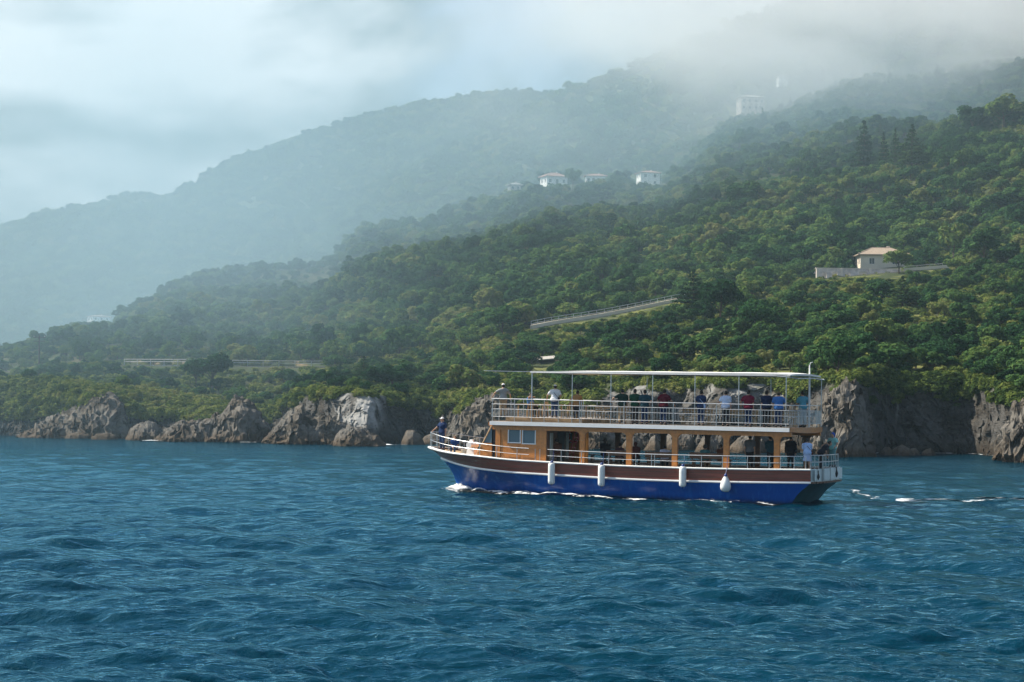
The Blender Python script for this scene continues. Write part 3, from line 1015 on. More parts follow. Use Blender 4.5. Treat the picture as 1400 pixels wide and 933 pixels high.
# trees that stand out, each with its own words: (column, foot row, height in photo pixels, kind, variant, width factor, words)
SINGLE = [
    (727, 502, 20, 'b', 3, 1.2, 'small round tree against the near side of the open shed', None),
    (772, 503, 22, 'b', 1, 1.2, 'small spreading tree against the far side of the open shed', None),
    (686, 463, 46, 'b', 0, 1.25, 'dark round tree at the lower end of the sloping road railing', None),
    (948, 436, 66, 'p', 1, 1.3, 'bright green pine at the upper end of the sloping road railing', None),
    (985, 448, 70, 'b', 2, 1.0, 'tall bushy tree standing to the right of the road railing end', None),
    (1008, 440, 52, 'b', 4, 1.0, 'dense dark crown behind the tall bushy tree below the scrub terrace', None),
    (1040, 470, 60, 'b', 1, 1.0, 'broad dark tree on the slope straight below the ruined terrace wall end', None),
    (1229, 374, 32, 'b', 3, 1.15, 'small round tree against the corner of the tiled hillside house', None),
    (1304, 365, 62, 'b', 2, .85, 'tall brownish tree behind the upper road beside the tiled house', None),
    (1345, 366, 54, 'b', 0, 1.0, 'fresh green tree behind the upper road near the frame edge', None),
    (1122, 372, 34, 'b', 1, 1.2, 'dark tree standing behind the far end of the ruined wall', None),
    (1234, 424, 44, 'p', 1, 1.7, 'dark broad conifer just below the ruined terrace wall', None),
    (1181, 246, 78, 'p', 0, 1.0, 'tallest pine on the misty ridge crest', 'pines'),
    (1208, 246, 62, 'p', 2, .8, 'slim middle pine of the group on the ridge crest', 'pines'),
    (1224, 243, 64, 'p', 2, .8, 'slim pine with bare lower trunk on the ridge crest', 'pines'),
    (1247, 240, 66, 'p', 1, 1.1, 'thick pine at the end of the ridge crest group', 'pines'),
    (640, 300, 26, 'p', 0, 1.1, 'small lone pine on the skyline below the grey cottage', 'pines'),
    (672, 276, 34, 'p', 1, 1.0, 'paired pine left of the grey cottage on the skyline', 'pines'),
    (686, 274, 30, 'p', 2, 1.0, 'paired pine touching the grey cottage on the skyline', 'pines'),
    (862, 226, 34, 'p', 1, 1.0, 'faint pine in the mist above the square white villa', 'pines'),
    (793, 232, 42, 'p', 0, .9, 'faint pine in the mist above the red roofed villa', 'pines'),
    (814, 226, 30, 'p', 2, 1.2, 'short faint pine in the mist above the long low villa', 'pines'),
    (832, 224, 34, 'p', 1, 1.0, 'faint wide pine in the mist between the two white villas', 'pines'),
    (783, 262, 34, 'b', 2, .9, 'dark tree between the red roofed villa and the long low villa', None),
    (1018, 290, 44, 'b', 0, 1.3, 'big dark crown on the ridge line below the pale manor', None),
    (290, 534, 50, 'b', 1, 1.0, 'broad tree standing in front of the coast road', None),
    (268, 530, 40, 'b', 3, 1.0, 'round tree growing on the bank under the coast road railing', None),
    (497, 524, 36, 'p', 1, 1.6, 'spreading pine on top of the pale cliff headland', None),
    (1330, 186, 40, 'b', 0, 1.3, 'dark round crown near the top of the near ridge', None),
    (1372, 176, 46, 'b', 4, 1.3, 'largest dark crown on top of the near ridge', None),
]


def zone_words(px, py):
    """where on the coast a plant stands, in words that can be found in the photo"""
    if px < 112: return 'on the dark wooded headland at the far end of the bay'
    if px < 250: return 'on the slope under the coast road viaduct'
    if px < 400: return 'on the bank below the coast road behind the jagged rocks'
    if px < 545: return 'on top of the pale cliff headland'
    if px < 660: return 'above the shaded cove beside the boat bow'
    if py > 500: return 'on the cliff top behind the upper deck canopy' if px < 1120 else 'along the rim of the dark shaded cliff'
    if px < 800: return 'on the slope below the sloping road railing' if py > 440 else 'on the misty slope above the sloping road railing'
    if px < 930: return 'on the slope between the road railing and the boat canopy' if py > 430 else 'on the wooded slope above the road railing'
    if px < 1110: return 'on the slope to the left of the ruined terrace wall' if py > 385 else 'on the hillside above and left of the tiled house'
    if px < 1250: return 'on the slope below the ruined terrace wall' if py > 385 else 'on the hillside right above the tiled house'
    return 'on the slope below the upper road' if py > 385 else 'on the hillside above the upper road'


EDGES = [-10, 45, 90, 130, 170, 215, 260, 300, 345, 390, 430, 470, 510, 550, 590, 640, 690, 735, 780, 830, 880, 930, 985, 1040, 1090, 1125, 1175, 1230, 1280, 1330, 1370]
MARKS = ['at the frame edge over the wooded headland', 'beside the utility pole', 'just past the utility pole', 'over the broad rock buttress', 'by the road wall start', 'by the road wall end', 'beside the round bank trees',
         'above the peak of the jagged rock', 'behind the low end of the jagged rock', 'over the craggy grey rocks', 'over the pale cliff wall', 'beside the spreading headland pine', 'over the brown tide stained rock', 'over the lone boulder', 'over the bow passenger',
         'over the slanting rock slab', 'above the front corner of the upper deck', 'around the open shed', 'above the second canopy post', 'above the third canopy post', 'above the fourth canopy post', 'above the fifth canopy post', 'above the lone pale shirted passenger',
         'above the sixth canopy post', 'beside the white mast', 'over the ribbed rock buttress', 'over the first tan boulders', 'over the dark cliff bay', 'over the far half of the dark bay', 'over the end of the dark bay', 'over the rough brown rock']


def build_growth():
    pts = {'b': [], 'p': [], 's': []}          # rows: x y z scale_xy scale_z D u

    def add(kind, u, D, sx, sz, hgt, rad, sink=0.25, vis=True):
        P = world_pt(u, D); P[:, 2] -= sink * sz
        ok = ~blocked(P, hgt, rad, D, 1.6 if kind == 's' else 7.0)
        if vis: ok &= in_sight(u, D, P[:, 2] + hgt)
        pts[kind].append(np.column_stack([P, sx, sz, D, u])[ok])

    def patch(u, D, wl=60, seed=3):
        x, y = az_dir(u)
        return fbm(np.stack([x * D / wl, y * D / wl, np.zeros_like(D)], -1), 3, seed=seed)

    # coast strip between cliff top and road
    u, D = candidates(195, 430, 3.0)
    k = (D > top_D(u) + 0.3) & (D < road_D(u) - 4.5); u, D = u[k], D[k]
    q = rng.uniform(0, 1, len(u)) + 0.55 * patch(u, D, 28)
    q = q - 1.0 * (grass_mask(u, D) > .4)
    t = (q > 0.56)
    s = (0.30 + .55 * rng.uniform(0, 1, t.sum()) ** 1.8) * np.interp(u[t], [0, 110, 300, 480, 560], [.5, .5, .6, .7, 1])
    add('b', u[t], D[t], s * rng.uniform(.95, 1.25, t.sum()), s, 6 * s, 2.7 * s, sink=1.2)
    u2, D2 = candidates(195, 430, 1.9); k = (D2 > top_D(u2) - 0.5) & (D2 < road_D(u2) - 3.2); u2, D2 = u2[k], D2[k]
    k = rng.uniform(0, 1, len(u2)) < (0.8 + 0.5 * patch(u2, D2, 20, 8)) * (1 - .75 * grass_mask(u2, D2)); u2, D2 = u2[k], D2[k]
    s = rng.uniform(0.55, 1.35, len(u2))
    add('s', u2, D2, s * rng.uniform(.9, 1.4, len(u2)), s, 1.2 * s, s)
    # hills
    def hill(D0, D1, sp, smin, smax, wl, conif, dens=1.0):
        u, D = candidates(D0, D1, sp)
        k = (D > road_D(u) + 5); u, D = u[k], D[k]
        soil = soil_mask(u, D, ground(u, D))
        n = patch(u, D, wl)
        k = (soil < 0.25) & (rng.uniform(0, 1, len(u)) < dens * (0.86 + 0.7 * n)); u, D, n = u[k], D[k], n[k]
        pc = rng.uniform(0, 1, len(u)) < conif * (u > 600) * (1 + 2.5 * np.clip(patch(u, D, 90, 17), -.4, 1))
        s = (smin + (smax - smin) * rng.uniform(0, 1, len(u)) ** 2.2) * (1 + 0.35 * np.clip(n, -.5, .8)) * np.interp(u, [0, 130, 450, 700], [.55, .62, .72, 1]) ** np.where(D < 700, 1, 0)
        b = ~pc
        add('b', u[b], D[b], s[b] * rng.uniform(.9, 1.25, b.sum()), s[b] * rng.uniform(.85, 1.2, b.sum()), 6 * s[b], 2.7 * s[b], sink=1.3)
        s2 = s[pc] * 0.85
        add('p', u[pc], D[pc], s2, s2, 10 * s2, 2.2 * s2)
    hill(330, 720, 3.2, 0.40, 1.25, 45, 0.012)
    hill(720, 1120, 4.1, 0.5, 1.25, 80, 0.015)
    hill(1120, 2260, 8.6, 1.2, 2.1, 150, 0.0, 1.3)
    # undergrowth between the trees of the near hill
    u, D = candidates(330, 640, 2.7)
    k = (D > road_D(u) + 3.5); u, D = u[k], D[k]
    k = soil_mask(u, D, ground(u, D)) < rng.uniform(0.15, 0.75, len(u)); u, D = u[k], D[k]
    s = rng.uniform(0.7, 1.7, len(u)) * np.interp(u, [0, 480, 700], [.6, .7, 1])
    add('s', u, D, s * 1.2, s, 1.2 * s, s)
    # bushes on the overgrown parts of the cliffs
    ok = (CLIFF_VEG > 0.55) & (CLIFF_U > -30) & (CLIFF_U < 1430) & (CLIFF_P[:, 2] > 1.6)
    idx = np.nonzero(ok)[0]; idx = idx[rng.uniform(0, 1, len(idx)) < 0.22]
    P = CLIFF_P[idx]; s = rng.uniform(0.35, 1.15, len(idx))
    D = np.hypot(P[:, 0], P[:, 1]); P = P.copy(); P[:, 2] -= 0.25 * s
    okb = ~blocked(P, 1.2 * s, s, D, 1.0)
    pts['s'].append(np.column_stack([P, s * 1.15, s, D, CLIFF_U[idx]])[okb])
    A = {k: np.concatenate(v) for k, v in pts.items()}
    # the nearest trees one by one, the rest as one mass
    b = A['b']; px, py = proj(b[:, :3]); vis = (px > -5) & (px < 1405) & (py > -20) & (b[:, 5] < 420)
    size = np.where(vis, b[:, 3] / b[:, 5], 0)
    order = np.argsort(-size)[:265]
    words = ['bushy green tree', 'rounded leafy tree', 'low spreading tree', 'full crowned tree', 'stout leafy tree']
    pick = np.zeros(len(b), bool); pick[order] = True
    made = []
    for i in order:
        v = int(rng.integers(0, 5))
        t = (b[i, 5] - top_D(b[i, 6])) / (road_D(b[i, 6]) - top_D(b[i, 6]))
        band = 'low down' if t < .25 else 'halfway up' if t < .5 else 'high up' if t < .8 else 'just below the road' if t < 1 else 'above the road'
        zw = band + ' ' + MARKS[max(0, min(len(MARKS) - 1, int(np.searchsorted(EDGES, px[i]) - 1)))]
        made.append((words[v], zw, b[i, 4], real_tree('tree', BROADS[v], b[i, :3], (b[i, 3], b[i, 3], b[i, 4]), rng.uniform(0, 6.28), 'x', 'tree')))
    by = {}
    for w_, zw, s_, o in made: by.setdefault((w_, zw), []).append((s_, o))
    for (w_, zw), L in by.items():
        L.sort(key=lambda x: -x[0])
        for k, (s_, o) in enumerate(L):
            pre = '' if len(L) == 1 else ('larger ', 'smaller ')[k] if len(L) == 2 else ('largest ', 'second largest ', 'third largest ', 'fourth largest ', 'fifth largest ', 'sixth largest ', 'seventh largest ')[min(k, 6)]
            o['label'] = pre + w_ + ' ' + zw
            o['group'] = 'trees of the coastal slope'
    b = b[~pick]
    S3 = lambda a: a[:, [3, 3, 4]]
    point_cloud('woodland', b[:, :3], S3(b), [merged(*m) for m in BROADS])
    point_cloud('pine_wood', A['p'][:, :3], S3(A['p']), [merged(*m) for m in PINES])
    point_cloud('scrub_cover', A['s'][:, :3], S3(A['s']), SCRUBS)
    for (x, y, hp, k, v, wf, words_, g) in SINGLE:
        P, D, u = hit(x, y)
        h = hp / F_PX * D
        km = BROADS[v] if k == 'b' else PINES[v]
        base = (6.0, 5.4, 6.6, 5.0, 6.2)[v] if k == 'b' else (10.0, 9.0, 11.0)[v]
        s = h / base
        P = P.copy(); P[2] = float(ground(np.array([u]), np.array([D]))[0]) - 0.1
        real_tree('tree' if k == 'b' else 'pine_tree', km, P, (s * wf, s * wf, s), rng.uniform(0, 6.28), words_, 'tree' if k == 'b' else 'pine tree', None)
    print('growth', {k: len(v) for k, v in A.items()})
# ------------------------------------------------------------------ the excursion boat
BOAT_O, BOAT_RZ, BOAT_TRIM = Vector((7.414, 106.492, 0.0)), math.radians(153.0), math.radians(-0.5)
BM = Matrix.Translation(BOAT_O) @ Matrix.Rotation(BOAT_RZ, 4, 'Z') @ Matrix.Rotation(BOAT_TRIM, 4, 'Y')


def blx(px, y, z):
    """station along the boat whose point at (y, z) lies on photo column px"""
    a, b = -14.0, 16.0
    for _ in range(40):
        c = (a + b) / 2
        if proj(BM @ Vector((c, y, z)))[0] < px: b = c
        else: a = c
    return (a + b) / 2


M_WHITE = mat('white_paint', (0.78, 0.79, 0.78), 0.35, 0.05, 2.0, 0.5)
M_BLUE = None
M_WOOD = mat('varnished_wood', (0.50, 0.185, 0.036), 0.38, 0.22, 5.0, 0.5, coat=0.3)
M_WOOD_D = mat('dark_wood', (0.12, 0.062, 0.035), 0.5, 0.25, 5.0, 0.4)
M_TEAK = mat('teak_deck', (0.40, 0.27, 0.15), 0.7, 0.2, 6.0, 0.3)
M_STEEL = mat('stainless_tube', (0.42, 0.44, 0.46), 0.32, 0.06, 3.0, 0.5, metal=0.75)
M_DARK = mat('black_rubber', (0.022, 0.022, 0.024), 0.6, 0.2, 5.0, 0.3)
M_CANVAS = mat('white_canvas', (0.80, 0.79, 0.76), 0.85, 0.06, 1.2, 0.2)
M_FENDER = mat('fender_vinyl', (0.72, 0.76, 0.76), 0.4, 0.08, 4.0, 0.5)
M_NAVY = mat('navy_vinyl', (0.02, 0.05, 0.20), 0.45, 0.15, 4.0, 0.4)
M_ROPE = mat('rope', (0.34, 0.30, 0.24), 0.9, 0.25, 14.0, 0.1)
M_RED = mat('red_paint', (0.50, 0.055, 0.03), 0.45, 0.12, 3.0, 0.4)
M_ORANGE = mat('orange_wood', (0.62, 0.24, 0.04), 0.4, 0.15, 4.0, 0.4)
M_COUNTER = mat('counter_shade_tone', (0.012, 0.080, 0.105), 0.45, 0.25, 1.5, 0.4)  # dark teal puts the stern's shade and water reflection into the colour


def striped(name, lo, hi, sx, rough, coat=0.3, axis_scale=(1, 1, 9)):
    m = bpy.data.materials.new(name); m.use_nodes = True
    t = NT(m.node_tree)
    tc = t.add('ShaderNodeTexCoord')
    mp = t.add('ShaderNodeMapping', i_Vector=(tc, 3)); mp.inputs['Scale'].default_value = axis_scale
    n = t.add('ShaderNodeTexNoise', i_Vector=mp, i_Scale=sx, i_Detail=6.0, i_Roughness=0.65)
    cr = t.ramp(n, [(0.3, lo), (0.7, hi)])
    b = t.add('ShaderNodeBsdfPrincipled', i_Base_Color=cr, i_Roughness=rough)
    b.inputs['Coat Weight'].default_value = coat; b.inputs['Coat Roughness'].default_value = 0.1
    o = t.add('ShaderNodeOutputMaterial'); t.link(b, 0, o, 0)
    return m


def blue_mat():
    m = bpy.data.materials.new('blue_hull_paint'); m.use_nodes = True
    t = NT(m.node_tree)
    tc = t.add('ShaderNodeTexCoord')
    n = t.add('ShaderNodeTexNoise', i_Vector=(tc, 3), i_Scale=0.6, i_Detail=5.0, i_Roughness=0.6)
    mp = t.add('ShaderNodeMapping', i_Vector=(tc, 3)); mp.inputs['Scale'].default_value = (3.0, 3.0, 0.35)
    s = t.add('ShaderNodeTexNoise', i_Vector=mp, i_Scale=1.6, i_Detail=4.0)
    c = t.ramp(n, [(0.3, (0.001, 0.052, 0.27)), (0.7, (0.002, 0.078, 0.37))])
    c2 = t.mix(t.ramp(s, [(0.52, 0.0), (0.8, 0.6)]), (c, 0), (0.02, 0.16, 0.50))
    sz = t.add('ShaderNodeSeparateXYZ', i_0=(tc, 3))
    scum = t.add('ShaderNodeMapRange', i_Value=t.math('ADD', (sz, 2), t.math('MULTIPLY', s, .35)), i_From_Min=.42, i_From_Max=.26)
    c2 = t.mix(t.math('MULTIPLY', scum, .55), c2, (0.035, 0.060, 0.085))
    b = t.add('ShaderNodeBsdfPrincipled', i_Base_Color=c2, i_Roughness=0.22)
    w = t.add('ShaderNodeTexNoise', i_Vector=(tc, 3), i_Scale=0.9, i_Detail=2.0)
    bp = t.add('ShaderNodeBump', i_Strength=0.25, i_Distance=0.06, i_Height=w); t.link(bp, 0, b, 'Normal')
    b.inputs['Coat Weight'].default_value = 0.15; b.inputs['Coat Roughness'].default_value = 0.08; b.inputs['Specular IOR Level'].default_value = 0.3
    o = t.add('ShaderNodeOutputMaterial'); t.link(b, 0, o, 0)
    return m


M_BLUE = blue_mat()
M_PLANK = striped('mahogany_planking', (0.15, 0.040, 0.026), (0.27, 0.078, 0.050), 1.6, 0.35, 0.3, (0.35, 1, 7))

boat = empty('excursion_boat')
boat.matrix_world = BM
tag(boat, 'blue hulled wooden excursion boat with two open decks under a white canopy', 'boat')

zcap = lambda x: np.interp(x, [-9.9, -6.5, -3, 0, 3, 6.95, 9.3, 11.4, 13.5], [1.87, 1.79, 1.755, 1.75, 1.79, 1.87, 2.03, 2.14, 2.40])
zstr = lambda x: np.interp(x, [-9.9, -6.5, -3, 0, 3, 7, 9.5, 11.5, 12.75], [1.21, 1.12, 1.06, 1.05, 1.11, 1.19, 1.32, 1.55, 1.80])


def smooth1(f, x, w=0.9):
    x = np.asarray(x, float)
    return sum(f(x + d) for d in np.linspace(-w, w, 7)) / 7


LV = [  # bow x, stern x, half breadth, entrance length, n, m, z
    (10.2, -7.4, 0.06, 8.0, 1.8, 1.0, lambda x: -0.95 + 0 * x),
    (11.0, -8.1, 1.55, 8.0, 1.8, 1.0, lambda x: -0.45 + 0 * x),
    (11.62, -8.74, 2.25, 8.0, 1.8, 1.02, lambda x: 0.05 + 0 * x),
    (12.02, -9.22, 2.46, 7.6, 1.9, 1.1, lambda x: 0.55 * smooth1(zstr, x)),
    (12.74, -9.87, 2.60, 7.0, 2.0, 1.2, lambda x: smooth1(zstr, x)),
    (13.10, -9.87, 2.64, 6.6, 2.0, 1.4, lambda x: 0.5 * (smooth1(zstr, x) + smooth1(zcap, x))),
    (13.52, -9.87, 2.67, 6.2, 2.0, 1.62, lambda x: smooth1(zcap, x)),
]
NS = 90
_s = np.linspace(0, 1, NS) ** 1.6


def level_curve(k):
    xb, xs, B, Lb, n, m, zf = LV[k]
    x = xb + (xs - xb) * _s
    d = np.clip((xb - x) / Lb, 0, 1)
    y = B * (1 - (1 - d) ** n) ** (1 / m)
    y *= 1 - 0.10 * np.clip((-3.5 - x) / 6.4, 0, 1) ** 2
    return np.stack([x, y, zf(x)], -1)


LC = np.stack([level_curve(k) for k in range(7)])        # 7 x NS x 3


def rows(k0, k1, n):
    """smooth rows of points between two levels"""
    ks = np.linspace(k0, k1, n)
    kk = np.arange(7)
    out = np.zeros((n, NS, 3))
    for a in range(n):
        i = int(min(max(math.floor(ks[a]), 0), 5)); t = ks[a] - i
        p0, p1, p2, p3 = LC[max(i - 1, 0)], LC[i], LC[i + 1], LC[min(i + 2, 6)]
        out[a] = 0.5 * (2 * p1 + (p2 - p0) * t + (2 * p0 - 5 * p1 + 4 * p2 - p3) * t * t + (3 * p1 - p0 - 3 * p2 + p3) * t ** 3) if k1 <= 4 else p1 * (1 - t) + p2 * t
    return out


def both_sides(G):
    n, m, _ = G.shape
    M = G.copy(); M[..., 1] *= -1
    F1 = grid_faces(n, m)
    return np.concatenate([G.reshape(-1, 3), M.reshape(-1, 3)]), np.concatenate([F1, F1[:, ::-1] + n * m])


def sweep_side(curve, sect, sides=(1, -1)):
    """sweep a small (outward, up) section along a curve given in plan, both sides of the boat"""
    V, Fc = [], []
    n = len(curve)
    tg = np.gradient(curve[:, :2], axis=0); tg /= np.linalg.norm(tg, axis=1)[:, None] + 1e-9
    nrm = np.stack([tg[:, 1], -tg[:, 0]], -1)
    nrm *= np.sign((nrm * np.stack([0.3 * np.ones(n), np.ones(n)], -1)).sum(1))[:, None]
    for sd in sides:
        b = len(V)
        for p, q in zip(curve, nrm):
            for o, u in sect:
                V.append((p[0] + q[0] * o, sd * (p[1] + q[1] * o), p[2] + u))
        k = len(sect)
        for i in range(n - 1):
            for j in range(k):
                j2 = (j + 1) % k
                Fc.append((b + i * k + j, b + i * k + j2, b + (i + 1) * k + j2, b + (i + 1) * k + j))
        Fc.append(tuple(b + j for j in range(k))); Fc.append(tuple(b + (n - 1) * k + j for j in range(k)))
    m = MB(); m.v = [tuple(map(float, v)) for v in V]; m.f = Fc
    return m


V, Fq = both_sides(rows(0, 4, 22))
put('hull', mesh_np('hull', V, Fq), M_BLUE, boat)
V, Fq = both_sides(rows(4, 6, 8))
put('bulwark', mesh_np('bulwark', V, Fq), M_PLANK, boat)
# planks of the bulwark stand proud as two thin strakes
for t_ in (4.66, 5.33):
    c = rows(t_, t_ + 0.001, 2)[0]
    sweep_side(c, [(0.0, -0.012), (0.014, -0.012), (0.014, 0.012), (0.0, 0.012)]).build('plank_seam', M_WOOD_D, boat)
sweep_side(LC[4], [(-0.02, -0.055), (0.06, -0.05), (0.075, 0.0), (0.06, 0.055), (-0.02, 0.06)]).build('rub_strake', M_WHITE, boat)
sweep_side(LC[6], [(-0.16, -0.02), (0.05, -0.05), (0.07, 0.0), (0.05, 0.035), (-0.16, 0.04)]).build('cap_rail', M_WHITE, boat)
c = rows(1.93, 1.94, 2)[0] + np.array([0, 0.006, 0])
sweep_side(c, [(-0.03, -0.16), (0.012, -0.16), (0.016, 0.07), (-0.03, 0.09)]).build('boot_stripe', mat('boot_top_paint', (0.030, 0.020, 0.022), .5, .2), boat)
# stern counter below, transom above
ce = rows(0, 4, 22)[:, -1]
yy = np.linspace(1, -1, 15)
G = np.stack([np.stack([ce[:, 0] - 0.22 * (1 - q * q) * np.clip((ce[:, 2] + 0.9) / 2, 0, 1), ce[:, 1] * q, ce[:, 2]], -1) for q in yy], 1)
put('stern_counter', mesh_np('stern_counter', G.reshape(-1, 3), grid_faces(22, 15)), M_COUNTER, boat)
xt = lambda q: -9.87 - 0.22 * (1 - q * q)
yt0 = float(LC[4][-1, 1])
M_TRANSOM = mat('pale_transom_paint', (0.56, 0.66, 0.66), 0.4, 0.08, 2.5, 0.4)
mbt = MB()
zt0, zt1 = float(zstr(-9.87)) + 0.02, float(zcap(-9.87)) + 0.02
for a, b_ in zip(np.linspace(1, -1, 13)[:-1], np.linspace(1, -1, 13)[1:]):
    mbt.add([(xt(a), a * yt0, zt0), (xt(b_), b_ * yt0, zt0), (xt(b_), b_ * yt0, zt1), (xt(a), a * yt0, zt1), (xt(a) + .06, a * yt0, zt0), (xt(b_) + .06, b_ * yt0, zt0), (xt(b_) + .06, b_ * yt0, zt1), (xt(a) + .06, a * yt0, zt1)], [(0, 1, 2, 3), (7, 6, 5, 4), (0, 4, 5, 1), (3, 2, 6, 7)])
tr_ = mbt.build('transom', M_TRANSOM, boat)
mb = MB()
for a, b_ in zip(np.linspace(1, -1, 13)[:-1], np.linspace(1, -1, 13)[1:]):
    mb.box(((xt(a) + xt(b_)) / 2 - .03, (a + b_) / 2 * yt0, zt0 - .03), (.16, abs(a - b_) * yt0 * 1.02, .09))
mb.build('transom_ledge', M_WOOD_D, boat)
for q0, q1 in ((0.94, 0.50), (0.44, 0.02), (-0.04, -0.46), (-0.52, -0.94)):
    qm = (q0 + q1) / 2; w = abs(q0 - q1) * yt0
    MB().box((xt(qm) - .035, qm * yt0, (zt0 + zt1) / 2 + .03), (.05, w, zt1 - zt0 - .10), rz=0.10 * qm).build('stern_gate', M_TRANSOM, tr_)
for q in (0.47, -0.01, -0.49):
    MB().tube([(xt(q) - .04, q * yt0, zt0), (xt(q) - .04, q * yt0, zt1 + .1)], .03, 6).build('gate_post', M_STEEL, tr_)
# bow cap and decks
deck = LC[6].copy(); deck[:, 2] -= 0.09
dk = np.concatenate([deck, deck * np.array([1, -1, 1])])
put('main_deck', mesh_np('main_deck', dk, np.array([(i, i + 1, NS + i + 1, NS + i) for i in range(NS - 1)])), M_TEAK, boat)
ZD = lambda x: float(smooth1(zcap, x)) - 0.09          # height of the main deck

# ---- lower railing
RZ = lambda x: float(np.interp(x, [-9.9, 0, 7, 9.3, 13.6], [0.66, 0.66, 0.67, 0.70, 0.86]))
inner = LC[6].copy(); tg = np.gradient(inner[:, :2], axis=0); tg /= np.linalg.norm(tg, axis=1)[:, None]
inner[:, 0] -= 0.10 * np.abs(tg[:, 1]); inner[:, 1] = np.maximum(inner[:, 1] - 0.07 * np.abs(tg[:, 0]), 0)
low = empty('lower_railing'); low.parent = boat


def rail_pts(f, x0=-99, x1=99, sd=1):
    P = [(p[0], sd * p[1], p[2] + f * RZ(p[0])) for p in inner[::2] if x0 <= p[0] <= x1]
    return P


for f, rr in ((1.0, 0.022), (0.5, 0.016)):
    # port side has a gate gap behind the wheelhouse
    fore = rail_pts(f, 5.52, 99)
    full = [(p[0], -p[1], p[2]) for p in fore][::-1] + fore
    MB().tube(full, rr, 6).build('rail', M_STEEL, low)
    MB().tube(rail_pts(f, -9.6, 5.3), rr, 6).build('rail', M_STEEL, low)
    MB().tube(rail_pts(f, -9.6, 5.52, -1), rr, 6).build('rail', M_STEEL, low)
pm = MB(); pm.tube([(0, 0, 0), (0, 0, 1)], 0.019, 6); post_me = pm.mesh('rail_post'); post_me.materials.append(M_STEEL)


def post(parent, p, h, me=post_me, name='post', r=1.0):
    o = put(name, me, None, parent, loc=p); o.scale = (r, r, h)
    return o


def inner_at(x):
    y = float(np.interp(-x, -inner[:, 0], inner[:, 1]))
    return y


for sd in (1, -1):
    for x in (13.30, 13.0, 12.3, 11.3, 10.1, 9.0, 7.9, 6.65, 5.55, 5.27, 4.0, 2.8, 1.2, -0.35, -1.25, -1.42, -3.1, -4.05, -5.2, -6.55, -7.7, -8.3, -9.0, -9.6):
        if sd < 0 and x in (5.27, -1.42, 13.0): continue
        post(low, (x, sd * inner_at(x), ZD(x)), RZ(x) + 0.09)
# stern rail
yst = yt0 - 0.05
sr = empty('stern_railing'); sr.parent = boat
for f in (0.68, 0.34):
    MB().tube([(xt(q) + 0.05, q * yst, zt1 + f) for q in np.linspace(1, -1, 9)], 0.025, 6).build('rail', M_STEEL, sr)
for q in np.linspace(1, -1, 11):
    post(sr, (xt(q) + 0.05, q * yst, zt1 - 0.02), 0.70)

# ---- wheelhouse and main deck superstructure
ZB, ZF, ZT = 3.50, 3.73, 3.96         # underside of beam, underside of fascia, upper deck
YS = 2.34
sup = empty('superstructure'); sup.parent = boat


def bar(name, c, d, m, parent=sup, **k):
    b = MB(); b.box(c, d, **k)
    return b.build(name, m, parent)


for sd in (1, -1):
    bar('roof_beam', (-0.28, sd * YS, (ZB + ZF) / 2), (17.1, 0.16, ZF - ZB), M_WOOD)
PX = [2.86, 0.14, -2.46, -5.32, -8.06]
for sd in (1, -1):
    for x in PX:
        z0 = ZD(x)
        b = MB()
        b.box((x, sd * YS, (z0 + ZB) / 2), (0.30, 0.15, ZB - z0))
        # rounded brackets where the pillar meets the beam
        for s2 in (1, -1):
            r = 0.26; arc = [(x + s2 * (0.15 + r - r * math.cos(q)), ZB - r + r * math.sin(q)) for q in np.linspace(0, math.pi / 2, 6)]
            b.prism([(x + s2 * 0.149, ZB + 0.01)] + [(a, z) for a, z in arc][::1] + [(x + s2 * (0.15 + r), ZB + 0.01)], sd * YS - 0.07, sd * YS + 0.07, 'y')
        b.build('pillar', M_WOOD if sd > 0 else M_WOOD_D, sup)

# wheelhouse sides, with real window openings
def panel_with_holes(x0, x1, z0, z1, holes, y, th, name, m, parent):
    xs = sorted({x0, x1, *[h[0] for h in holes], *[h[1] for h in holes]}); zs = sorted({z0, z1, *[h[2] for h in holes], *[h[3] for h in holes]})
    b = MB()
    for i in range(len(xs) - 1):
        for j in range(len(zs) - 1):
            cx, cz = (xs[i] + xs[i + 1]) / 2, (zs[j] + zs[j + 1]) / 2
            if any(h[0] < cx < h[1] and h[2] < cz < h[3] for h in holes): continue
            b.box((cx, y, cz), (xs[i + 1] - xs[i], th, zs[j + 1] - zs[j]))
    return b.build(name, m, parent)


def glass_mat(name, col, rough=0.04, trans=0.5):
    m = bpy.data.materials.new(name); m.use_nodes = True
    t = NT(m.node_tree)
    b = t.add('ShaderNodeBsdfPrincipled', i_Roughness=rough, i_IOR=1.45)
    b.inputs['Base Color'].default_value = (*col, 1); b.inputs['Transmission Weight'].default_value = trans
    o = t.add('ShaderNodeOutputMaterial'); t.link(b, 0, o, 0)
    return m


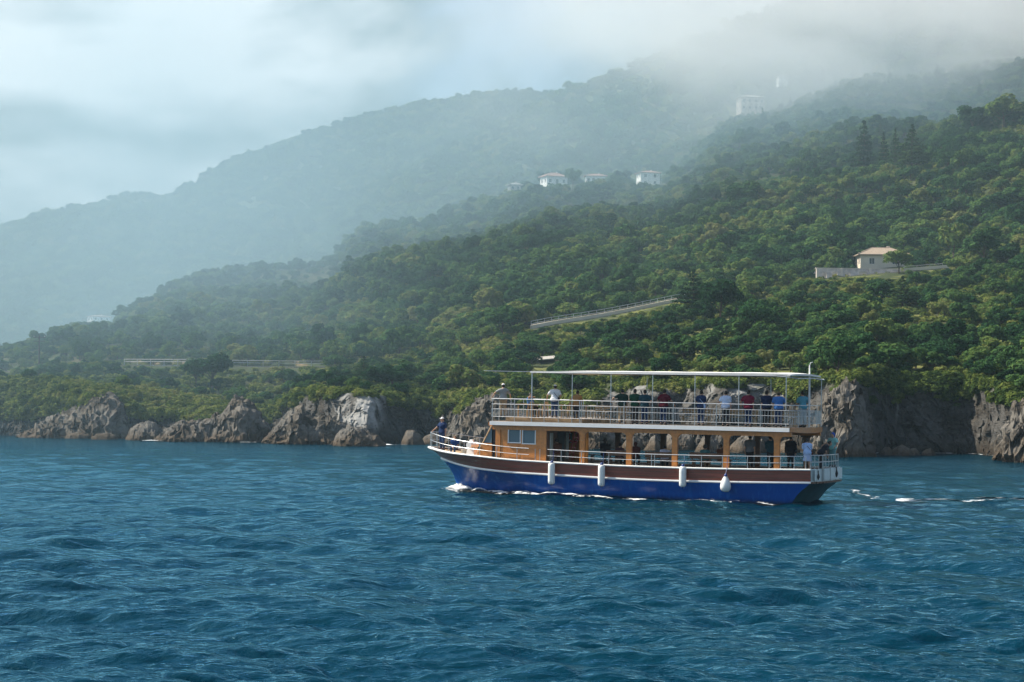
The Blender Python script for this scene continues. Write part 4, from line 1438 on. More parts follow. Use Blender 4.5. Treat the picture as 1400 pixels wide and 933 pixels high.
M_GLASS = glass_mat('cabin_glass', (0.20, 0.28, 0.32), 0.03, 0.35)
M_HOUSE_GLASS = glass_mat('house_window_glass', (0.05, 0.06, 0.07), 0.1, 0.0)
for sd in (1, -1):
    holes = [(6.57, 7.30, 2.80, 3.64), (5.66, 6.44, 2.76, 3.66)]
    w = panel_with_holes(5.02, 7.75, ZD(6.5), ZB, holes, sd * YS, 0.09, 'wheelhouse_wall', M_WOOD, sup)
    for (a, b_, c_, d_) in holes:
        fr = MB()
        for (cx, cz, dx, dz) in (((a + b_) / 2, c_, b_ - a + .08, .05), ((a + b_) / 2, d_, b_ - a + .08, .05), (a, (c_ + d_) / 2, .05, d_ - c_ - .05), (b_, (c_ + d_) / 2, .05, d_ - c_ - .05)):
            fr.box((cx, sd * (YS + .045), cz), (dx, .05, dz))
        f_ = fr.build('window', M_WHITE, w)
        MB().box(((a + b_) / 2, sd * YS, (c_ + d_) / 2), (b_ - a, .02, d_ - c_)).build('pane', M_GLASS, w)
    # raised panel mouldings
    for (a, b_) in ((5.66, 6.44), (6.57, 7.30)):
        MB().box(((a + b_) / 2, sd * (YS + .05), 2.33), (b_ - a - .04, .02, .62)).build('panel', M_WOOD, w)
    # corner post, black strip painting the shade of the door gap, raked front quarter
    bar('corner_post', (7.93, sd * YS, (ZD(8) + ZB) / 2), (.30, .15, ZB - ZD(8)), M_WOOD)
    z0 = ZD(8.8)
    b = MB(); b.prism([(8.32, z0), (9.30, z0), (8.90, 2.74), (8.32, 2.74)], sd * YS - .05, sd * YS + .05, 'y'); b.build('quarter_panel', M_WOOD, sup)
    b = MB(); b.prism([(8.34, 2.76), (8.86, 2.76), (8.42, 3.60), (8.34, 3.60)], sd * YS - .01, sd * YS + .01, 'y'); b.build('quarter_light', M_GLASS, sup)
    b = MB(); b.tube([(9.34, sd * YS, z0), (8.36, sd * YS, 3.68)], .05, 6); b.build('raked_post', M_TEAK, sup)
    bar('gap_shade_strip', (8.17, sd * (YS - .05), (ZD(8) + ZB) / 2), (.24, .06, ZB - ZD(8)), M_DARK)
# raked front with three panes
z0 = ZD(8.8)
b = MB()
b.add([(9.32, YS, z0), (9.32, -YS, z0), (8.92, -YS, 2.76), (8.92, YS, 2.76), (9.26, YS, z0), (9.26, -YS, z0), (8.86, -YS, 2.76), (8.86, YS, 2.76)], [(0, 1, 2, 3), (7, 6, 5, 4), (3, 2, 6, 7), (0, 4, 5, 1)])
b.build('front_panel', M_WOOD, sup)
for k in range(3):
    y0, y1 = -YS + k * 2 * YS / 3 + .05, -YS + (k + 1) * 2 * YS / 3 - .05
    MB().add([(8.90, y0, 2.78), (8.90, y1, 2.78), (8.42, y1, 3.6), (8.42, y0, 3.6), (8.88, y0, 2.78), (8.88, y1, 2.78), (8.40, y1, 3.6), (8.40, y0, 3.6)], [(0, 1, 2, 3), (7, 6, 5, 4), (0, 4, 5, 1), (2, 6, 7, 3), (1, 5, 6, 2), (0, 3, 7, 4)]).build('windscreen', M_GLASS, sup)
MB().tube([(8.42, -YS, 3.80), (8.42, YS, 3.80)], .15, 12).build('brow_beam', M_WOOD, sup)
# after bulkhead of the wheelhouse with dark door and pale curtains
bk = bar('bulkhead', (5.06, .85, (ZD(5) + ZB) / 2), (.06, 2.8, ZB - ZD(5)), M_WOOD_D)
MB().box((5.01, 0.55, 2.58), (.05, .85, 1.75)).build('door', M_DARK, bk)
for y in (1.75, -0.25):
    MB().box((5.0, y, 2.65), (.05, .30, 1.45)).build('curtain', mat('grey_curtain', (.36, .42, .42), .9, .2, 9), bk)
_ix = blx(802.5, 1.5, 2.6)
MB().tube([(_ix, 1.5, ZD(2)), (_ix, 1.5, ZB + .1)], .085, 8).build('inner_post', M_ORANGE, sup)

# ---- upper deck
ud = empty('upper_deck'); ud.parent = boat
UX0, UX1, UY = 8.34, -8.80, 2.58
poly = [(UX0 + .12 * (1 - (q) ** 2), q * UY) for q in np.linspace(-1, 1, 9)] + [(UX1 - .25 * (1 - q ** 2), q * UY) for q in np.linspace(1, -1, 9)]
b = MB(); b.prism(poly, ZF + .02, ZT - .01); b.build('deck_plate', M_TEAK, ud)
for sd in (1, -1):
    bar('fascia', (-.23, sd * (UY + .03), (ZF + ZT) / 2), (UX0 - UX1, .08, ZT - ZF - .02), M_WHITE, ud)
b = MB()
pts = [(UX1 - .25 * (1 - q ** 2) - .03, q * (UY + .02)) for q in np.linspace(1, -1, 13)]
for (a, c_), q in zip(zip(pts[:-1], pts[1:]), np.linspace(1, -1, 13)):
    dep = .15 + .14 * (1 - q * q)
    b.add([(a[0], a[1], ZT), (c_[0], c_[1], ZT), (c_[0], c_[1], ZF + .08 - dep * .5), (a[0], a[1], ZF + .08 - dep * .5), (a[0] + .12, a[1], ZT), (c_[0] + .12, c_[1], ZT), (c_[0] + .12, c_[1], ZF + .08 - dep * .5), (a[0] + .12, a[1], ZF + .08 - dep * .5)], [(0, 1, 2, 3), (7, 6, 5, 4), (3, 2, 6, 7), (0, 4, 5, 1)])
b.build('after_beam', M_WOOD, ud)
bar('platform', (5.2, 0.4, ZT + .11), (4.6, 3.9, .22), M_TEAK, ud)

upr = empty('upper_railing'); upr.parent = boat
YR = 2.50
loop = [(UX0 - .05 + .10 * (1 - q * q), q * YR) for q in np.linspace(-1, 1, 9)]
aft = [(UX1 + .06 - .22 * (1 - q * q), q * YR) for q in np.linspace(1, -1, 9)]
ring = loop + [(x, YR) for x in (5, 2, -1, -4, -7)] + aft + [(x, -YR) for x in (-7, -4, -1, 2, 5)] + [loop[0]]
offs = lambda x: [np.interp(x, [-9, 8.4], v) for v in ((1.13, 1.22), (.86, .93), (.58, .66), (.18, .25))]
for k, rr in ((0, .023), (1, .016), (2, .014), (3, .014)):
    MB().tube([(x, y, ZT + offs(x)[k]) for x, y in ring], rr, 6).build('rail', M_STEEL, upr)
bm_ = MB(); bm_.tube([(0, 0, 0), (0, 0, 1)], 0.011, 4); bal_me = bm_.mesh('baluster'); bal_me.materials.append(M_STEEL)
x = UX0 - .2
while x > UX1 + .1:
    o4 = offs(x); top = o4[1] if x < 1.2 else o4[2]
    post(upr, (x, YR, ZT + o4[3]), top - o4[3], bal_me, 'baluster')
    x -= 0.175
far_b = MB()
x = UX0 - .2
while x > UX1 + .1:
    o4 = offs(x); far_b.tube([(x, -YR, ZT + o4[3]), (x, -YR, ZT + o4[1])], .013, 4, False)
    x -= .175
for q in np.linspace(-1, 1, 29):
    xx = UX1 + .06 - .22 * (1 - q * q); far_b.tube([(xx, q * YR, ZT + .18), (xx, q * YR, ZT + .86)], .013, 4, False)
    xx = UX0 - .05 + .10 * (1 - q * q); far_b.tube([(xx, q * YR, ZT + .25), (xx, q * YR, ZT + .66)], .013, 4, False)
tag(far_b.build('far_baluster', M_STEEL, upr), kind='stuff')
for sd in (1, -1):
    for x in (8.25, 6.9, 5.1, 4.25, 3.0, 2.9, 0.4, -2.4, -4.8, -7.2):
        post(upr, (x, sd * YR, ZT), offs(x)[0])
for q in (-.6, 0, .6): post(upr, (UX1 + .06 - .22 * (1 - q * q), q * YR, ZT), 1.13)
for q in (-.6, 0, .6): post(upr, (UX0 - .05 + .1 * (1 - q * q), q * YR, ZT), 1.22)

# ---- canopy
cn = empty('canopy'); cn.parent = boat
nx, ny = 46, 13
X = np.linspace(6.0, -8.75, nx); Q = np.linspace(-1, 1, ny)
G = np.zeros((nx, ny, 3))
for i, x in enumerate(X):
    e = min(1, (6.0 - x) / 3.0); sag = 0.012 * math.cos((x - 5.89) / 2.38 * 2 * math.pi)
    tail = max(0, (-8.0 - x) / .75)
    for j, q in enumerate(Q):
        G[i, j] = (x, q * 2.46, 6.70 + .06 * e * (1 - q * q) + .02 * e + sag * (1 - q * q) * .5 - .05 * tail ** 2)
B = G.copy(); B[..., 2] -= np.interp(X, [-8.75, 3, 6], [.09, .10, .05])[:, None]
n_ = nx * ny
F1 = grid_faces(nx, ny)
edge = []
per = [(i, 0) for i in range(nx)] + [(nx - 1, j) for j in range(1, ny)] + [(i, ny - 1) for i in range(nx - 2, -1, -1)] + [(0, j) for j in range(ny - 2, 0, -1)]
ids = [i * ny + j for i, j in per]
for a, b_ in zip(ids, ids[1:] + ids[:1]): edge.append((a, b_, b_ + n_, a + n_))
put('awning', mesh_np('awning', np.concatenate([G.reshape(-1, 3), B.reshape(-1, 3)]), [np.concatenate([F1, F1[:, ::-1] + n_, np.array(edge)])], smooth=False), M_CANVAS, cn)
for sd in (1, -1):
    MB().tube([(6.0, sd * 2.44, 6.63), (-8.0, sd * 2.44, 6.58), (-8.7, sd * 2.44, 6.52), (-9.05, sd * 2.2, 6.46)], .028, 6).build('frame_tube', M_STEEL, cn)
MB().tube([(-9.05, 2.2, 6.46), (-9.15, 0, 6.50), (-9.05, -2.2, 6.46)], .028, 6).build('frame_tube', M_STEEL, cn)
for x in (5.89, 3.48, 1.21, -1.19, -3.57, -5.99, -8.54):
    MB().tube([(x, 2.42, 6.60), (x, 1.2, 6.63), (x, 0, 6.64), (x, -1.2, 6.63), (x, -2.42, 6.60)], .022, 5).build('hoop', M_STEEL, cn)
    post(cn, (x, YR - .06, ZT), 2.66, r=1.75 if x > 5 else 1.25)
for x, y in ((-5.99, -YR + .06), (-8.95, -2.0), (1.21, -YR + .06)):
    post(cn, (x, y, ZT), 2.56, r=1.2)
MB().tube([(6.0, 2.3, 6.67), (7.4, 2.3, 6.68), (8.95, 2.25, 6.70)], .016, 5).build('boom', M_STEEL, cn)
an = MB(); an.tube([(-8.62, -1.0, ZT), (-8.62, -1.0, 6.4), (-8.62, -1.0, 7.2)], [.06, .055, .035], 8); an.tube([(-8.62, -1.0, 7.2), (-8.66, -1.05, 7.34), (-8.75, -1.12, 7.37)], .018, 5)
an.build('mast', M_WHITE, boat)


# ---- things on, in and along the boat (each stands on its own)
def bput(mb, name, m, label, cat, group=None, smooth=False):
    o = mb.build(name, m, None, smooth); o.matrix_world = BM
    return tag(o, label, cat, group)


def bempty(name, p, rz=0.0):
    o = empty(name); o.matrix_world = BM @ Matrix.Translation(Vector(p)) @ Matrix.Rotation(rz, 4, 'Z')
    return o


def hull_y(x, z):
    """outer half breadth of the topsides at height z"""
    a = np.array([np.interp(-x, -LC[k][:, 0], LC[k][:, 1]) for k in range(2, 7)]); zz = np.array([np.interp(-x, -LC[k][:, 0], LC[k][:, 2]) for k in range(2, 7)])
    return float(np.interp(z, zz, a))


FEND = [(blx(755, 2.8, 1.2), 1.80, .66, 'cyl', 'white cylinder fender nearest the bow, hanging below the wheelhouse opening'),
        (blx(823.3, 2.8, 1.2), 1.78, .66, 'cyl', 'white cylinder fender second from the bow, below two seated passengers'),
        (blx(934.3, 2.8, 1.2), 1.84, .78, 'cyl', 'white cylinder fender amidships, third along the hull from the bow'),
        (blx(992.7, 2.8, 1.2), 1.42, .60, 'pear', 'white pear shaped fender with blue neck, closest to the stern')]
for x, zt_, zb_, kind, words_ in FEND:
    y = hull_y(x, 1.3) + 0.27
    e = bempty('fender', (x, y, zb_))
    tag(e, words_, 'fender', 'fenders hanging along the hull')
    h = zt_ - zb_; b = MB()
    if kind == 'cyl':
        b.lathe((0, 0, 0), [(.06, -.01), (.14, .01), (.18, .07), (.185, .2), (.185, h - .2), (.18, h - .07), (.13, h - .01), (.06, h)], 16)
    else:
        b.lathe((0, 0, 0), [(.05, 0), (.17, .03), (.26, .14), (.28, .28), (.25, .46), (.19, .62), (.11, h - .06), (.07, h)], 16)
    put('body', b.mesh('fender_body', True), M_FENDER, e)
    b = MB(); b.lathe((0, 0, h - .02), [(.10, 0), (.09, .06), (.05, .12), (.03, .15)], 10); b.build('neck', M_NAVY, e, True)
    if kind == 'cyl':
        b = MB(); b.lathe((0, 0, -.09), [(.02, 0), (.045, .02), (.07, .07), (.06, .09)], 8); b.build('foot_eye', M_NAVY, e, True)
    ry = inner_at(x) - y
    zr_ = float(smooth1(zcap, x)) + RZ(x) - zb_
    MB().tube([(0, 0, h + .1), (0, ry * .55, float(smooth1(zcap, x)) - zb_ + .03), (0.02, ry, zr_)], .014, 5).build('rope', M_NAVY, e)

# mooring gear at the bow
wl = bempty('windlass', (blx(646, 1.25, 2.5), 1.25, ZD(9.7)))
tag(wl, 'white anchor windlass on the foredeck in front of the wheelhouse', 'windlass')
b = MB(); b.box((0, 0, .22), (.5, .6, .44), taper=.8); b.build('base', M_WHITE, wl)
b = MB(); b.tube([(0, -.45, .62), (0, .45, .62)], .17, 12); b.build('drum', M_WHITE, wl)
MB().box((.05, 0, .75), (.3, .28, .34), taper=.6).build('cover', M_WHITE, wl)
b = MB()
for k in range(4):
    b.tube([(10.6 + .34 * math.cos(q), .95 + .34 * math.sin(q), ZD(10.6) + .05 + .07 * k) for q in np.linspace(0, 6.28, 17)], .035, 5, False)
bput(b, 'rope_coil', M_ROPE, 'coiled mooring rope lying on the foredeck beside the seated child', 'rope')
b = MB(); b.box((10.05, 1.35, ZD(10) + .13), (.32, .24, .26), taper=.75)
b.tube([(9.95, 1.35, ZD(10) + .25), (10.05, 1.35, ZD(10) + .38), (10.15, 1.35, ZD(10) + .25)], .018, 5)
bput(b, 'bag', M_RED, 'small red bag set down beside the white windlass', 'bag')
# dark bundles on the stern gates
for q, zz, hh, words_ in ((0.76, 1.52, .36, 'dark bundle tied to the stern gate nearest the blue hull side'), (-0.40, 1.62, .46, 'dark leaf shaped bundle hanging on the far stern gate')):
    b = MB(); b.lathe((xt(q) - .12, q * yt0, zz - hh / 2), [(.02, 0), (.10, .10), (.14, hh * .45), (.07, hh * .75), (.03, hh), (.03, hh + .12)], 9, .5, 1.0)
    b.tube([(xt(q) - .1, q * yt0, zz + hh / 2), (xt(q) + .02, q * yt0, zt1 + .34)], .012, 4)
    bput(b, 'hanging_bundle', M_DARK, words_, 'bundle', None, True)
# lifebuoy and red ladder seen through the first opening
lx = blx(784, -2.1, 3.0)
lb = bempty('lifebuoy', (lx, -2.1, 3.12))
tag(lb, 'orange red lifebuoy hanging at the far side of the first opening', 'lifebuoy')
b = MB(); P = [(.30 * math.cos(q), 0, .30 * math.sin(q)) for q in np.linspace(0, 2 * math.pi, 21)]
b.tube(P, .06, 8, False); b.build('ring', M_RED, lb, True)
for q in (0.8, 2.36, 3.93, 5.5):
    MB().tube([(.30 * math.cos(q + d), 0, .30 * math.sin(q + d)) for d in (-.12, 0, .12)], .066, 8).build('band', M_WHITE, lb)
x0 = blx(787, -1.0, 2.5)
ld = bempty('ladder', (x0, -1.0, ZD(3)))
tag(ld, 'red tubular ladder up to the upper deck behind the first opening', 'ladder')
for y in (-.25, .25): MB().tube([(0.35, y, 0), (-.15, y, 2.02)], .03, 6).build('stile', M_RED, ld)
for k in range(6): MB().tube([(.35 - .5 * (k + 1) / 7.2, -.25, .28 * (k + 1)), (.35 - .5 * (k + 1) / 7.2, .25, .28 * (k + 1))], .022, 5).build('rung', M_RED, ld)


def bench(x0, x1, y, back, words_, z=None, m=M_WOOD, name='bench', group='benches on the boat'):
    zz = ZD((x0 + x1) / 2) if z is None else z
    e = bempty(name, ((x0 + x1) / 2, y, zz)); tag(e, words_, 'bench', group)
    L = abs(x1 - x0)
    for k in range(3): MB().box((0, -.14 + .14 * k, .44), (L, .125, .04)).build('slat', m, e)
    if back:
        for k in range(2): MB().box((0, -back * .22, .62 + .16 * k), (L, .03, .13)).build('back_slat', m, e)
    for x in (-L / 2 + .15, L / 2 - .15):
        MB().box((x, 0, .21), (.07, .38, .42)).build('leg', m, e)
        if back: MB().box((x, -back * .205, .62), (.06, .04, .46)).build('back_post', m, e)
    return e


bench(1.9, 0.5, 1.15, -1, 'wooden bench under the two dark haired seated passengers', m=M_WOOD_D)
bench(-0.35, -1.9, 1.15, -1, 'wooden bench amidships on the lower deck', m=M_WOOD_D)
bench(-2.9, -4.9, 1.15, -1, 'wooden bench on the lower deck above the pear shaped fender', m=M_WOOD_D)
for xa, words_ in ((4.3, 'long bench on the far side of the lower deck behind the first opening'), (0.9, 'long bench on the far side of the lower deck behind the second opening'), (-2.2, 'long bench on the far side of the lower deck behind the third opening')):
    bench(xa, xa - 1.9, -1.75, 0, words_, m=M_WOOD_D, group='benches on the far side of the lower deck')


def table(x, y, z, L, W, words_, m=M_WOOD, cloth=None, group='tables on the boat'):
    e = bempty('table', (x, y, z)); tag(e, words_, 'table', group)
    MB().box((0, 0, .72), (L, W, .05)).build('tabletop', cloth or m, e)
    for sx in (-1, 1):
        for sy in (-1, 1): MB().box((sx * (L / 2 - .1), sy * (W / 2 - .1), .35), (.06, .06, .695)).build('leg', m, e)
    return e


M_TAN = mat('pale_wood', (.44, .30, .17), .6, .2, 6.0, .3)
for x, words_ in ((-.6, 'table with a pale blue cloth amidships on the lower deck'), (-6.3, 'table with a pale blue cloth behind the standing passengers on the lower deck')):
    table(x, -.2, ZD(x), 1.3, .75, words_, M_WOOD_D, mat('pale_blue_cloth', (.42, .58, .64), .85, .1))
zu = ZT + .22
for k, x in enumerate((6.9, 5.4, 3.9)):
    wd = ('front', 'middle', 'aft')[k]
    table(x, .9, zu, .8, 1.3, f'pale wooden table at the {wd} of the three on the raised foredeck', M_TAN, None, 'pale tables on the raised upper foredeck')
def chair(x, y, z, rz, words_, m=M_TAN, group='pale chairs on the upper deck'):
    e = bempty('chair', (x, y, z), rz); tag(e, words_, 'chair', group)
    MB().box((0, 0, .44), (.42, .42, .04)).build('seat', m, e)
    b = MB(); b.box((0, -.2, .82), (.42, .03, .10)); b.box((0, -.2, .66), (.42, .03, .08)); b.build('backrest', m, e)
    for sx in (-1, 1):
        MB().box((sx * .18, .17, .21), (.045, .045, .42)).build('leg', m, e)
        MB().box((sx * .18, -.2, .43), (.045, .045, .86)).build('leg', m, e)
    return e


for k, x in enumerate((6.15, 4.65)):
    chair(x, 1.5, zu, math.pi / 2 + .1, ('pale chair between the front and middle tables, next to the rail', 'pale chair between the middle and aft tables, next to the rail')[k])
    chair(x, .5, zu, -math.pi / 2, ('pale chair between the front and middle tables, away from the rail', 'pale chair between the middle and aft tables, away from the rail')[k])
for k, x in enumerate((2.5, 1.9, 0.6, -0.3)):
    chair(x, 1.35, ZT, .2 * k, ('pale chair behind the passenger in the tan shirt', 'pale chair second behind the passenger in the tan shirt', 'pale chair left of the passenger leaning an arm on the rail', 'pale chair in front of the two dark green shirted passengers')[k])
for k, (x0, x1) in enumerate(((-1.2, -3.0), (-3.8, -5.6), (-6.2, -7.8))):
    bench(x0, x1, -1.5, 1, ('pale bench on the far side of the upper deck, foremost of three', 'pale bench on the far side of the upper deck, middle of three', 'pale bench on the far side of the upper deck, aftmost of three')[k], ZT, M_TAN, group='pale benches on the upper deck')
# ------------------------------------------------------------------ people
def surface_net(d, org, h):
    """smooth closed surface where the field d changes sign (one vertex per crossing cell)"""
    s = d < 0
    nx, ny, nz = d.shape
    cnt = np.zeros((nx - 1, ny - 1, nz - 1), np.int8)
    for a in (0, 1):
        for b in (0, 1):
            for c in (0, 1): cnt += s[a:nx - 1 + a, b:ny - 1 + b, c:nz - 1 + c]
    act = (cnt > 0) & (cnt < 8)
    I = np.argwhere(act); n = len(I)
    if n == 0: return np.zeros((0, 3)), np.zeros((0, 4), int)
    idx = -np.ones(act.shape, np.int64); idx[act] = np.arange(n)
    acc = np.zeros((n, 3)); k = np.zeros(n)
    co = [(a, b, c) for a in (0, 1) for b in (0, 1) for c in (0, 1)]
    val = {c: d[I[:, 0] + c[0], I[:, 1] + c[1], I[:, 2] + c[2]] for c in co}
    for c in co:
        for ax in range(3):
            if c[ax]: continue
            e = list(c); e[ax] = 1; e = tuple(e)
            va, vb = val[c], val[e]
            m = (va < 0) != (vb < 0)
            t = np.where(m, va / np.where(m, va - vb, 1), 0)
            p = np.tile(np.array(c, float), (n, 1)); p[:, ax] += t
            acc += p * m[:, None]; k += m
    V = (I + acc / k[:, None]) * h + org
    Fs = []
    for ax in range(3):
        b, c = (ax + 1) % 3, (ax + 2) % 3
        sl0 = [slice(None)] * 3; sl1 = [slice(None)] * 3
        sl0[ax] = slice(0, -1); sl1[ax] = slice(1, None)
        ch = s[tuple(sl0)] != s[tuple(sl1)]
        E = np.argwhere(ch); E = E[(E[:, b] > 0) & (E[:, c] > 0)]
        lim = np.array(act.shape); ok = (E < lim).all(1); E = E[ok]
        def g(db, dc):
            q = E.copy(); q[:, b] -= db; q[:, c] -= dc
            return idx[q[:, 0], q[:, 1], q[:, 2]]
        quad = np.stack([g(1, 1), g(0, 1), g(0, 0), g(1, 0)], -1)
        fl = s[E[:, 0], E[:, 1], E[:, 2]]
        quad[~fl] = quad[~fl][:, ::-1]
        Fs.append(quad[(quad >= 0).all(1)])
    return V, np.concatenate(Fs)


def seg(P, a, b, ra, rb, flat=None):
    """distance to a tapered limb from a to b; flat squeezes it along an axis (axis, factor)"""
    a = np.array(a, float); b = np.array(b, float)
    if flat is not None:
        ax, f = flat
        sc = np.ones(3); sc[ax] = 1 / f
        P = P * sc; a = a * sc; b = b * sc
    ab = b - a
    t = np.clip(((P - a) @ ab) / max(ab @ ab, 1e-9), 0, 1)
    return np.linalg.norm(P - a - t[..., None] * ab, axis=-1) - (ra + (rb - ra) * t)


def smin(a, b, k):
    h = np.clip(0.5 + 0.5 * (b - a) / k, 0, 1)
    return b + (a - b) * h - k * h * (1 - h)


def ell(P, c, r):
    q = (P - np.array(c)) / np.array(r)
    l = np.linalg.norm(q, axis=-1)
    return (l - 1) * min(r)


M_SKIN = mat('skin', (0.42, 0.25, 0.17), .55, .1, 8.0, .35)
M_HAIR = mat('dark_hair', (0.018, 0.014, 0.012), .6, .3, 30.0, .3)
M_HAIRB = mat('brown_hair', (0.16, 0.085, 0.04), .6, .3, 30.0, .3)
M_EYE = mat('eye', (.02, .02, .02), .3)
CLOTH = {}


def cloth(name, c):
    if name not in CLOTH: CLOTH[name] = mat(name, c, .9, .16, 7.0, .12, bump=.35, bump_scale=26)
    return CLOTH[name]


def ik(s, w, l1, l2, pole):
    """elbow between shoulder and wrist"""
    s, w, pole = np.array(s, float), np.array(w, float), np.array(pole, float)
    d = w - s; L = np.linalg.norm(d)
    if L > (l1 + l2) * .995: w = s + d / L * (l1 + l2) * .995; d = w - s; L = np.linalg.norm(d)
    u = d / L; c = (l1 * l1 - l2 * l2 + L * L) / (2 * L); hgt = math.sqrt(max(l1 * l1 - c * c, 1e-6))
    p = pole - (pole @ u) * u; p /= np.linalg.norm(p) + 1e-9
    return s + u * c + p * hgt, w


VOX = 0.025


_pr = random.Random(5)


def person(x, y, z, face, label, shirt, legs, pose='stand', H=1.74, armL='down', armR='down', lean=0.0, hair='short', hat=None, head_turn=0.0, nod=0.0, sleeve=0.6, shorts=False, bag=None, bulk=1.0, group=None, haircol=None, eyes=False, skirt=False, twist=0.0):
    """a person standing or sitting on the boat at local (x, y, z), facing an angle measured from the bow (90 = towards the near side)"""
    twist += _pr.uniform(-.28, .28); lean += _pr.uniform(.0, .10)
    k = H / 1.69
    sit = pose == 'sit'
    pz = .50 if sit else .94
    A = np.array
    hipL, hipR = A([-.09, 0, pz]), A([.09, 0, pz])
    if sit:
        kL, kR = A([-.13, .42, .49]), A([.13, .42, .49]); aL, aR = A([-.12, .40, .08]), A([.12, .38, .08])
    else:
        kL, kR = A([-.10, .03, .51]), A([.10, .02, .51]); aL, aR = A([-.115, -.01, .09]), A([.115, -.03, .09])
    ca, sa = math.cos(lean), math.sin(lean); ct, st = math.cos(twist), math.sin(twist)

    def up(p):
        """upper body point: leaned about the hips and twisted"""
        px, py, pz_ = p
        px, py = px * ct - py * st, px * st + py * ct
        return A([px, py * ca + pz_ * sa, pz + (-py * sa + pz_ * ca)])
    waist, chest, neckb, neckt = up((0, 0, .14)), up((0, .012, .36)), up((0, -.015, .515)), up((0, -.005, .59))
    hc = up((0, .008, .70)) + A([0, .02 * nod * 4, -.02 * abs(nod)])
    shL, shR = up((-.20, -.01, .455)), up((.20, -.01, .455))
    tgt = {'down': (.255, .03, -.10 if not sit else .04), 'lap': (.10, .30, .06), 'rail': (.20, .36, .14), 'railwide': (.42, .30, .12), 'out': (.52, .16, .18), 'hip': (.20, .02, .06), 'chest': (.05, .24, .24), 'front': (.08, .34, .12), 'up': (.20, .26, .62)}

    def arm(sh, side, mode):
        t = tgt[mode]
        w = up((t[0] * side, t[1], t[2])) if mode != 'down' else A([t[0] * side, t[1] + .5 * lean * .3, pz + t[2]])
        return ik(sh, w, .285, .262, (side * .8, -.7, -.25))
    eL, wL = arm(shL, -1, armL); eR, wR = arm(shR, 1, armR)
    # sampling grid
    pts = A([hipL, hipR, kL, kR, aL, aR, hc, eL, wL, eR, wR, shL, shR])
    lo, hi = pts.min(0) - .22, pts.max(0) + .22; lo[2] = -.03; hi[2] = hc[2] + .20
    n = np.ceil((hi - lo) / VOX).astype(int) + 1
    gx, gy, gz = [lo[i] + VOX * np.arange(n[i]) for i in range(3)]
    P = np.stack(np.meshgrid(gx, gy, gz, indexing='ij'), -1)
    B = bulk * 1.13
    pelvis = seg(P, hipL + A([.02, 0, .03]), hipR + A([-.02, 0, .03]), .125 * B, .125 * B)
    torso = smin(pelvis, seg(P, A([0, 0, pz + .03]), waist, .15 * B, .135 * B, (1, .74)), .05)
    torso = smin(torso, seg(P, waist, chest, .14 * B, .165 * B, (1, .70)), .05)
    torso = smin(torso, seg(P, up((-.125, -.01, .42)), up((.125, -.01, .42)), .105 * B, .105 * B, (1, .85)), .05)
    torso = smin(torso, smin(seg(P, neckb, shL, .075, .068), seg(P, neckb, shR, .075, .068), .03), .05)
    head = ell(P, hc, (.078, .098, .118))
    head = smin(head, ell(P, hc + A([0, .03, -.055]), (.055, .065, .065)), .03)
    nose = seg(P, hc + A([0, .098, .0]), hc + A([0, .108, -.025]), .012, .016)
    ears = np.minimum(ell(P, hc + A([-.08, 0, -.01]), (.014, .025, .034)), ell(P, hc + A([.08, 0, -.01]), (.014, .025, .034)))
    head = smin(head, nose, .012); head = np.minimum(head, ears)
    if head_turn:
        pass
    neck = seg(P, neckb, neckt + A([0, 0, .04]), .06, .054)
    arms = {}
    for s_, sh, e, w in ((-1, shL, eL, wL), (1, shR, eR, wR)):
        ua, fa = seg(P, sh, e, .054 * B, .043), seg(P, e, w, .043, .029)
        hd = w - e; hd /= np.linalg.norm(hd)
        palm = seg(P, w, w + hd * .075, .03, .036)
        arms[s_] = (ua, fa, palm, hd)
    leg = {}
    for s_, h_, kn, an in ((-1, hipL, kL, aL), (1, hipR, kR, aR)):
        th, cf = seg(P, h_, kn, .092 * B, .062), seg(P, kn, an, .060, .042)
        ft = seg(P, an + A([0, -.02, -.04]), an + A([.01 * s_, .15, -.055]), .042, .034)
        leg[s_] = (th, cf, ft)
    body = smin(torso, neck, .035); body = smin(body, head, .03)
    for s_ in (-1, 1):
        ua, fa, palm, hd = arms[s_]
        body = smin(body, smin(smin(ua, fa, .025), palm, .02), .03)
        th, cf, ft = leg[s_]
        body = smin(body, smin(smin(th, cf, .035), ft, .025), .035)
    R = Matrix.Rotation(math.radians(face) - math.pi / 2, 4, 'Z')
    root = bempty('person', (x, y, z)); root.matrix_world = BM @ Matrix.Translation(Vector((x, y, z))) @ R @ Matrix.Scale(k, 4)
    tag(root, label, 'person', group)
    V, Fq = surface_net(body, lo, VOX)
    # fingers, rooted inside the palms of the same mesh
    fm = MB()
    for s_, w in ((-1, wL), (1, wR)):
        hd = arms[s_][3]
        sd = np.cross(hd, A([0, 0, 1.0])) if abs(hd[2]) < .9 else A([0, 1.0, 0]); sd /= np.linalg.norm(sd)
        dn = np.cross(sd, hd); dn = dn if dn[2] < 0 else -dn
        if abs(hd[2]) >= .9: dn = A([-s_ * 1.0, 0, 0])
        for q, L in ((-.027, .066), (-.009, .078), (.009, .073), (.026, .058)):
            b0 = w + hd * .075 + sd * q
            fm.tube([b0, b0 + hd * L * .5 + dn * L * .18, b0 + hd * L * .78 + dn * L * .55, b0 + hd * L * .72 + dn * L * .9], [.0095, .009, .008, .006], 5)
        b0 = w + hd * .025 + sd * .028 * s_
        fm.tube([b0, b0 + sd * .03 * s_ + hd * .03, b0 + sd * .035 * s_ + hd * .06 + dn * .02], [.011, .010, .007], 5)
    base = len(V)
    Vf = A(fm.v); F4 = [A([f for f in fm.f if len(f) == 4]) + base, A([f for f in fm.f if len(f) == 5]) + base]
    me = mesh_np('person_body', np.concatenate([V, Vf]), [Fq] + F4)
